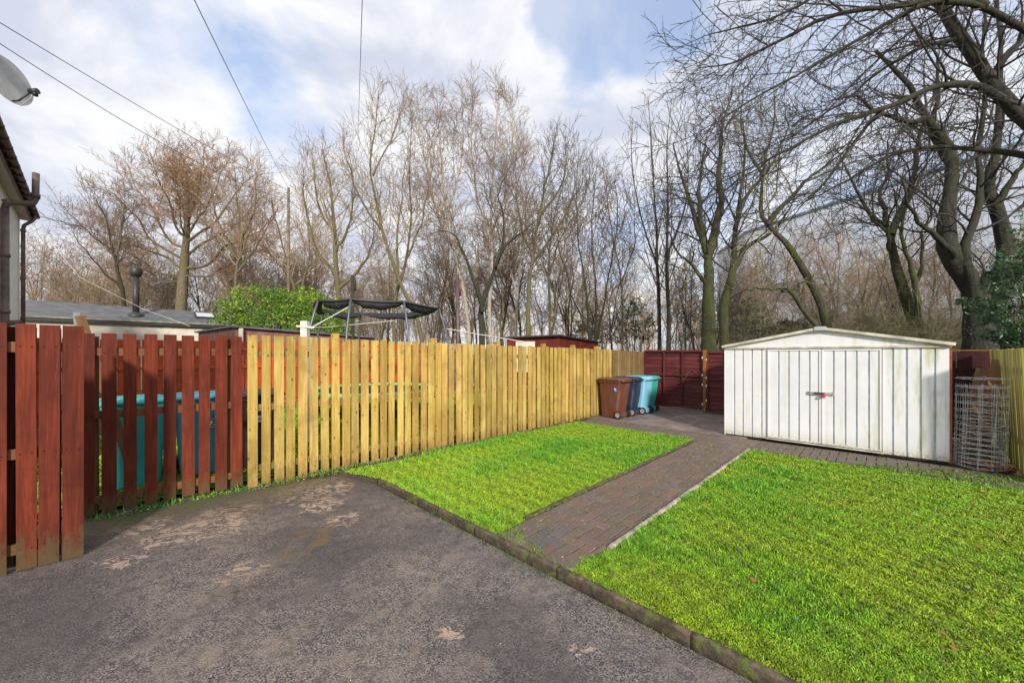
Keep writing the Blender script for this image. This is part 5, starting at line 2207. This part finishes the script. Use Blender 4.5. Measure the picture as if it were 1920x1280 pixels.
tree('mossy_tree', 'leaning tree arching left from behind the shed roof, with a low green mossy limb', 'tree', [
    G([(1562, 650), (1548, 590), (1512, 515), (1472, 455), (1437, 415), (1426, 370), (1432, 300), (1455, 220), (1450, 150)], 11, 12, .13, .012, .4, .05, True),
    G([(1440, 420), (1478, 372), (1520, 330), (1570, 295), (1630, 250)], 11.4, 11, .08, .010, .2, .05),
    G([(1545, 630), (1505, 575), (1467, 545), (1420, 540), (1372, 562)], 10.8, 10.4, .07, .012, .3, .05),
    G([(1467, 546), (1498, 538), (1515, 522), (1530, 515)], 10.6, 10.4, .045, .010, .3, .05),
    G([(1430, 330), (1400, 270), (1390, 210), (1400, 150)], 11.6, 12, .05, .010, .2, .05),
], LV_NEAR, 40, B_MOSSY, T_GREEN)
tree('mossy_tree', 'mossy tree with a curved trunk above the right half of the shed', 'tree', [
    G([(1738, 680), (1724, 630), (1700, 570), (1684, 510), (1676, 455), (1664, 425), (1632, 400), (1600, 345), (1572, 280)], 12, 12, .21, .015, .5, .05, True),
    G([(1670, 440), (1690, 390), (1712, 330), (1725, 260), (1738, 180), (1735, 100)], 12, 11.6, .11, .012, .15, .05),
    G([(1662, 425), (1650, 370), (1665, 310), (1660, 240)], 12, 12.6, .08, .012, .15, .05),
    G([(1668, 470), (1660, 440), (1630, 405), (1600, 380), (1560, 370)], 12, 11.4, .06, .010, .2, .05),
], LV_NEAR, 41, B_MOSSY, T_DARK)
tree('mossy_tree', 'thinner companion stem dividing in a U just right of the curved mossy trunk', 'tree', [
    G([(1742, 680), (1728, 620), (1722, 560), (1712, 510), (1694, 465), (1692, 420), (1712, 360), (1735, 300), (1750, 220)], 11.6, 11.2, .10, .012, .4, .05, True),
    G([(1718, 530), (1730, 490), (1728, 440), (1745, 400), (1750, 340)], 11.6, 12, .06, .010, .2, .05),
], LV_NEAR, 42, B_MOSSY, T_DARK)
tree('mossy_tree', 'big dark tree with stout sweeping limbs behind the gap right of the shed', 'tree', [
    G([(1838, 700), (1836, 640), (1832, 590), (1826, 550), (1800, 505), (1772, 440), (1776, 380), (1784, 320), (1768, 265), (1735, 225), (1702, 160), (1640, 95)], 9, 9.6, .31, .035, .42, .04, True),
    G([(1828, 560), (1812, 500), (1815, 440), (1832, 380), (1836, 300), (1846, 200), (1840, 90), (1850, -40)], 9, 9.4, .12, .02, .25, .04),
    G([(1832, 552), (1850, 520), (1878, 500), (1905, 480)], 9, 8.6, .11, .02, .3, .04),
    G([(1790, 480), (1740, 430), (1705, 380), (1690, 330)], 9.1, 8.6, .07, .012, .2, .04),
    G([(1735, 225), (1700, 230), (1650, 205), (1600, 180), (1540, 190)], 9.5, 9, .07, .012, .15, .05),
    G([(1776, 300), (1750, 250), (1760, 180), (1755, 110), (1745, 60)], 9.5, 9.8, .08, .012, .15, .05),
], LV_NEAR, 43, B_DARK, T_DARK)
tree('mossy_tree', 'dark leaning trunk crossing behind the big dark tree at the right', 'tree', [
    G([(1905, 690), (1885, 640), (1866, 585), (1885, 520), (1894, 470), (1872, 395), (1852, 350), (1866, 300), (1872, 200), (1880, 80), (1872, -30)], 9.8, 10, .26, .03, .45, .04, True),
    G([(1868, 390), (1895, 340), (1925, 300), (1960, 260)], 9.8, 9.4, .09, .02, .2, .04),
], LV_NEAR, 44, B_DARK, T_DARK)
# ---- the tree whose limbs hang in from beyond the right edge
LV_OVER = [L(5.4, 1.0, 40, 1.35, 8, up=-.015, wob=.09, rr=.4, rmin=.0055, rmax=.018, shape=.35, bias=(-.35, .0, -.05)),
           L(5.6, 1.0, 42, .62, 6, up=.0, wob=.12, rmin=.0040, rr=.55),
           L(9.5, 1.0, 45, .28, 3, up=.03, wob=.14, rmin=.0032, rr=.6)]
ob_ = (11.6, 5.9, ground_z(11.6, 5.9))
tree('overhanging_tree', 'near bare tree reaching long dark limbs over the garden from beyond the right edge', 'tree', [
    ([(11.6, 5.9, .0), (11.4, 5.9, 1.6), (10.9, 5.8, 3.2), tuple(px(2160, 330, 5.6)), tuple(px(2040, 300, 5.6)), tuple(px(1925, 228, 5.7)), tuple(px(1852, 152, 5.8)), tuple(px(1800, 70, 5.9)), tuple(px(1757, 0, 6.0)),
      tuple(px(1720, -80, 6.2)), tuple(px(1640, -210, 6.5))], .14, .05, .5, .02),
    G([(1925, 228), (1850, 168), (1765, 158), (1655, 205), (1545, 240), (1440, 300), (1340, 345)], 5.7, 5.3, .060, .008, .2, .02),
    G([(2040, 130), (1925, 52), (1850, 12), (1760, 6), (1690, 30), (1600, 82), (1500, 135), (1420, 178), (1335, 235)], 5.4, 5.0, .05, .008, .25, .02),
    G([(2100, 330), (1925, 292), (1850, 284), (1760, 276), (1670, 296), (1575, 345), (1500, 380)], 5.9, 6.4, .060, .008, .3, .02),
    G([(1757, 0), (1665, 14), (1565, 28), (1470, 72), (1390, 112), (1310, 125)], 6.0, 5.6, .045, .007, .15, .02),
    G([(1850, 12), (1780, -40), (1690, -60), (1590, -40), (1500, 10), (1400, 50), (1330, 60)], 5.3, 5.0, .045, .007, .15, .02),
    G([(1850, 155), (1900, 90), (1940, 20), (1960, -60)], 5.8, 5.6, .06, .02, .1, .02),
    G([(1655, 205), (1590, 280), (1530, 360), (1480, 410)], 5.6, 5.9, .03, .006, .1, .02),
    G([(1800, 70), (1700, 105), (1600, 175), (1500, 245), (1420, 290)], 5.9, 6.2, .032, .006, .1, .02),
], LV_OVER, 45, B_DARK, T_DARK)

# ---------------------------------------------------------------- background wood: individual trees copied from a few grown ones


def proto_tree(seed, h, r, levels, bm, tm, lean=.75, fork=2, nm='bare_tree'):
    rng = np.random.default_rng(seed)
    gs = []
    base = [(0, 0, -.15)]
    x = y = 0.0
    for k in range(1, 7):
        x += rng.normal(0, lean * .35)
        y += rng.normal(0, lean * .35)
        base.append((x, y, h * k / 6))
    gs.append((base, r, .012, .25, .03))
    for f in range(fork):
        t = rng.uniform(.25, .55)
        i = max(1, int(t * 6))
        b = base[i]
        a = rng.uniform(0, 6.28)
        o = [b]
        for k in range(1, 5):
            o.append((b[0] + math.cos(a) * h * .05 * k, b[1] + math.sin(a) * h * .05 * k, b[2] + (h * .95 - b[2]) * k / 4.4))
        gs.append((o, r * .5, .010, .15, .04))
    lv = grow(gs, levels, seed)
    (tv, tf), (cv, cf) = tree_mesh_data(lv, (7, 4, 3, 3))
    return tv, tf, cv, cf


LV_BG = [L(2.4, 1.0, 50, 2.8, 6, up=.07, wob=.14, rr=.5, rmin=.014, rmax=.03, shape=.5),
         L(3.6, 1.0, 42, 1.3, 4, up=.06, wob=.16, rmin=.012, rr=.55),
         L(4.4, 1.0, 36, .55, 2, up=.06, wob=.12, rmin=.011, rr=.6)]
LV_SAP = [L(2.8, 1.0, 46, 1.7, 5, up=.08, wob=.14, rr=.5, rmin=.013, shape=.5),
          L(4.0, 1.0, 42, .8, 3, up=.05, wob=.16, rmin=.009, rr=.55)]
protos = {}
for nm, seed, h, r, lv, bm, tm, fk in [
        ('a', 101, 11, .13, LV_BG, B_ASH, T_ASH, 2), ('b', 102, 12, .11, LV_BG, B_ASH, T_BIRCH, 3), ('c', 103, 10, .12, LV_BG, B_DARK, T_GREY, 2),
        ('d', 104, 9, .07, LV_SAP, B_ASH, T_ASH, 1), ('e', 105, 8, .06, LV_SAP, B_DARK, T_GREY, 1), ('f', 106, 10, .06, LV_SAP, B_BIRCH, T_BIRCH, 0)]:
    protos[nm] = (proto_tree(seed, h, r, lv, bm, tm, fork=fk), bm, tm, h)
meshes = {}


def bg_tree(kind, x, y, h, label, group, rz, name='bare_tree'):
    (tv, tf, cv, cf), bm, tm, h0 = protos[kind]
    z = ground_z(x, y)
    root = empty(name, (x, y, z), label, 'tree', group, rz)
    s = h / h0
    root.scale = (s, s, s)
    if kind not in meshes:
        a = np_mesh('trunk', tv, tf, bm, root)
        b = np_mesh('crown', cv, cf, tm, root)
        meshes[kind] = (a, b)
    else:
        for q in meshes[kind]:
            c = q.copy()
            COL.objects.link(c)
            c.parent = root
    return root


rng = np.random.default_rng(77)
# middle distance trees whose tops form the skyline of the wood, named by where they stand
zones = [  # x range, top y range, distance range, count, kinds, label, group
    ((55, 150), (440, 500), (30, 38), 5, 'bd', 'yellowish bare tree in the row just right of the house wall', 'trees right of the house wall'),
    ((150, 340), (455, 520), (30, 40), 13, 'abd', 'low bare tree in the wood behind the long outbuilding roof', 'low trees behind the outbuilding'),
    ((380, 620), (420, 500), (28, 38), 14, 'abd', 'bare tree in the wood behind the green bush', 'trees behind the bush'),
    ((560, 860), (400, 520), (25, 36), 16, 'abdf', 'bare tree in the thick wood behind the trampoline', 'trees behind the trampoline'),
    ((840, 1130), (390, 520), (24, 36), 16, 'abcdf', 'bare tree deep in the wood behind the pine fence', 'trees behind the pine fence'),
    ((1060, 1300), (460, 580), (20, 32), 12, 'cdef', 'thin dark bare tree behind the back gate', 'trees behind the back gate'),
    ((1290, 1620), (440, 560), (17, 28), 10, 'cae', 'dark bare tree between the shed roof and the pale building', 'trees behind the shed roof'),
    ((1390, 1915), (385, 470), (21, 30), 8, 'ab', 'tan bare tree standing close in front of the pale building', 'trees against the pale building'),
    ((1600, 1915), (420, 540), (14, 24), 9, 'cae', 'dark bare tree on the bank at the right before the pale building', 'trees on the right bank'),
]
for (xr, yr, dr_, n, kinds, lab, grp) in zones:
    for k in range(n):
        xx = xr[0] + (xr[1] - xr[0]) * (k + rng.random()) / n
        Y = rng.uniform(*dr_)
        top = rng.uniform(*yr)
        x = (xx - 960) / F * Y
        h = 1.6 + (HY - top) / F * Y - ground_z(x, Y)
        bg_tree(kinds[rng.integers(len(kinds))], x, Y, h, lab, grp, rng.uniform(0, 6.28))

# far wood that reads as one mass
parts_t, parts_c = [], []
for k in range(430):
    kind = 'def'[rng.integers(3)]
    (tv, tf, cv, cf), _, _, h0 = protos[kind]
    xx = rng.uniform(-60, 1900)
    Y = rng.uniform(34, 62)
    if xx > 1330:
        Y = rng.uniform(22, 36)
    if xx < 60:
        Y = rng.uniform(45, 62)
    top = rng.uniform(500, 615)
    x = (xx - 960) / F * Y
    zg = ground_z(x, Y)
    h = 1.6 + (HY - top) / F * Y - zg
    s = h / h0
    a = rng.uniform(0, 6.28)
    Rm = np.array([[math.cos(a), -math.sin(a), 0], [math.sin(a), math.cos(a), 0], [0, 0, 1]]) * s
    off = np.array([x, Y, zg])
    parts_t.append((tv @ Rm.T + off, tf))
    parts_c.append((cv @ Rm.T + off, cf))
V_, F_ = merge(parts_t + parts_c)
o = np_mesh('woodland', V_, F_, T_ASH)
tag(o, 'far wood of countless thin grey brown stems along the horizon', 'woodland', None, 'stuff')

# ---------------------------------------------------------------- undergrowth of arching stems
def thicket(name, label, n, fn, length, seed, mat, rr=.006, up=.25):
    rng = np.random.default_rng(seed)
    P0 = np.array([fn(rng) for _ in range(n)])
    dr = unit(np.stack([rng.normal(0, .8, n), rng.normal(0, .8, n), rng.uniform(.3, 1.2, n)], -1))
    ns = 8
    C = np.zeros((n, ns + 1, 3))
    C[:, 0] = P0
    ln = length * np.exp(rng.normal(0, .35, n))
    for s in range(ns):
        dr = unit(dr + rng.normal(0, .16, (n, 3)) + np.array([0, 0, up - .13 * s]))
        C[:, s + 1] = C[:, s] + dr * (ln / ns)[:, None]
    tt = np.linspace(0, 1, ns + 1)[None]
    R = rr * np.exp(rng.normal(0, .3, n))[:, None] * (1 - .6 * tt)
    parts = [tubes(C, R, 3)]
    ch = spawn(C, R, rng, 5.0, .1, 1.0, 45, length * .3, 4, up=.0, wob=.2, rr=.7, rmin=rr * .55)
    parts.append(tubes(*ch, 3))
    V, Fc = merge(parts)
    o = np_mesh(name, V, Fc, mat)
    tag(o, label, 'undergrowth', None, 'stuff')
    return o


def bank_pt(x0, x1, y0, y1):
    def f(r):
        Y = r.uniform(y0, y1)
        x = (r.uniform(x0, x1) - 960) / F * Y
        return (x, Y, ground_z(x, Y))
    return f


thicket('undergrowth', 'tangle of brown and olive brambles on the bank behind the white shed', 1500, bank_pt(1350, 1930, 11, 19), 2.3, 201, T_BRAM)
thicket('undergrowth', 'greenish tangle of low twigs right behind the shed roof', 1500, bank_pt(1380, 1760, 10.5, 15), 1.9, 204, T_GREEN)
thicket('undergrowth', 'dark scrub behind the back gate and the old slat fence', 1300, bank_pt(1060, 1380, 13, 22), 2.0, 202, T_GREY)
thicket('undergrowth', 'pale tangled scrub beyond the trampoline and red shed', 1200, bank_pt(560, 1120, 18, 28), 2.0, 203, T_ASH, .008)

# ---------------------------------------------------------------- evergreens


def leafmat(name, c1, c2):
    def f(t):
        at = t.n('ShaderNodeAttribute', attribute_name='Col').outputs['Color']
        n = t.noise(POS(t), 1.1, 4, .6)
        c = t.mix(t.mr(n, .35, .65), c1, c2)
        return t.mix(1.0, c, at, 'MULTIPLY'), .45
    return material(name, f)


LF_BRIGHT = leafmat('bright_green_leaf', (.06, .16, .012), (.23, .36, .025))
LF_HOLLY = leafmat('holly_leaf', (.05, .12, .055), (.12, .24, .11))
LF_DARK = leafmat('dark_evergreen_leaf', (.045, .066, .03), (.09, .115, .05))


def foliage_pts(blobs, n, rng, shell=.55):
    """points in a union of ragged ellipsoids, denser near the surface and in clumps"""
    out = []
    vols = np.array([b[3] * b[4] * b[5] for b in blobs]) ** .67
    k = (n * vols / vols.sum()).astype(int)
    for (cx, cy, cz, rx, ry, rz), m in zip(blobs, k):
        nc = max(12, m // 28)
        d = unit(rng.normal(0, 1, (nc, 3)))
        r = (shell + (1 - shell) * rng.random(nc) ** .6)[:, None] * (1 + rng.normal(0, .08, nc))[:, None]
        cen = d * r
        ci = rng.integers(nc, size=m)
        p = cen[ci] * rng.uniform(.82, 1.12, (nc, 1))[ci] + rng.normal(0, .055, (m, 3)) * rng.uniform(.5, 1.9, (nc, 1))[ci]
        out.append(p * np.array([rx, ry, rz]) + np.array([cx, cy, cz]))
    return np.concatenate(out)


def leaf_cloud(name, mat, parent, P, size, rng, upk=.5, asp=.38):
    n = len(P)
    d = unit(rng.normal(0, 1, (n, 3)) + np.array([0, 0, .2]))
    nrm = unit(rng.normal(0, .7, (n, 3)) + np.array([0, 0, upk]))
    s = np.cross(d, nrm)
    s = unit(s)
    L_ = (size * np.exp(rng.normal(0, .3, n)))[:, None]
    a = P
    V = np.stack([a - d * L_, a + s * L_ * asp, a + d * L_, a - s * L_ * asp], 1)
    V[:, 1] += np.cross(s, d) * L_ * .15
    V = V.reshape(-1, 3)
    Fc = np.arange(n * 4).reshape(n, 4)
    c = rng.uniform(.45, 1.4, n)[:, None] * np.stack([rng.uniform(.85, 1.2, n), np.ones(n), rng.uniform(.7, 1.2, n)], -1)
    return np_mesh(name, V, Fc, mat, parent, np.repeat(c, 4, axis=0), smooth=False)


def bush(name, label, cat, base, blobs, n, size, mat, seed, stem_r=.05, bm=B_DARK):
    """blobs in world coordinates"""
    rng = np.random.default_rng(seed)
    base = Vector(base)
    root = empty(name, base, label, cat)
    P = foliage_pts(blobs, n, rng) - np.array(base)
    leaf_cloud('foliage', mat, root, P, size, rng)
    gs = []
    for b in blobs:
        c = np.array(b[:3]) - np.array(base)
        gs.append(([(0, 0, -.1), tuple(c * np.array([.4, .4, .45])), tuple(c * .8), tuple(c + np.array([0, 0, b[5] * .5]))], stem_r, stem_r * .3, .3, .05))
    lv = grow(gs, [L(2.0, 1.0, 45, max(b[3] for b in blobs) * .8, 5, up=.05, wob=.12, rr=.5, rmin=.008), L(3, 1.0, 40, .4, 3, rmin=.006)], seed)
    V, Fc = merge([tubes(*q, 5) for q in lv])
    np_mesh('stem', V, Fc, bm, root)
    return root


def blob(x, y, Y, rx, ry, rz):
    p = px(x, y, Y)
    return (p.x, p.y, p.z, rx / F * Y, ry, rz / F * Y)


b0 = px(540, 640, 16.5)
bush('evergreen_bush', 'rounded bright green evergreen bush behind the garden shed roof', 'bush', (b0.x, b0.y, 0),
     [blob(490, 580, 16.5, 75, 1.5, 42), blob(440, 592, 16, 40, 1.0, 30), blob(585, 588, 17, 62, 1.4, 42), blob(540, 610, 16, 95, 1.2, 40), blob(628, 606, 17, 34, 1.0, 42), blob(520, 560, 17, 38, 1.0, 22), blob(575, 565, 17.4, 30, 1.0, 22)],
     34000, .042, LF_BRIGHT, 301)
h0 = Vector((7.75, 6.1, ground_z(7.75, 6.1)))
bush('holly_bush', 'dark teal green holly bush hanging over the fence at the right edge', 'bush', (h0.x + 1.4, h0.y + .6, 0),
     [blob(1915, 520, 7.4, 42, .6, 60), blob(1900, 600, 7.6, 38, .6, 50), blob(1950, 560, 7.2, 60, .7, 110), blob(1925, 640, 7.4, 40, .5, 40), blob(1960, 440, 7.2, 40, .5, 50)],
     15000, .030, LF_HOLLY, 302, .03)
h1 = px(1822, 640, 8.6)
bush('holly_bush', 'small sprig of teal green leaves against the big dark trunk', 'bush', (h1.x, h1.y, ground_z(h1.x, h1.y)),
     [blob(1832, 572, 8.5, 26, .25, 16), blob(1808, 568, 8.6, 15, .2, 11)], 700, .032, LF_HOLLY, 303, .012)
for i, (xx, yt, Y, w, lab) in enumerate([(1190, 560, 24, 48, 'dark evergreen mass low in the wood left of the poplars'), (1110, 585, 26, 45, 'dark evergreen low behind the red shed in the wood'),
                                         (1285, 500, 25, 36, 'dark pine with clumped crown between poplars and mossy tree'), (1400, 560, 20, 50, 'dark evergreen between the mossy trees and the shed roof'),
                                         (1650, 590, 17, 70, 'olive dark evergreen on the bank above the shed roof'), (1480, 600, 16, 60, 'low olive evergreen right behind the shed ridge')]):
    c = px(xx, 640, Y)
    zt = 640 - yt
    bush('evergreen_tree', lab, 'tree', (c.x, c.y, ground_z(c.x, c.y)),
         [blob(xx, yt + zt * .45, Y, w * .8, 1.2, zt * .32), blob(xx - w * .4, yt + zt * .8, Y, w * .6, 1.1, zt * .3), blob(xx + w * .45, yt + zt * .75, Y, w * .55, 1.1, zt * .3), blob(xx, yt + zt * .18, Y, w * .4, .8, zt * .22)],
         7500, .046, LF_DARK, 310 + i, .05)
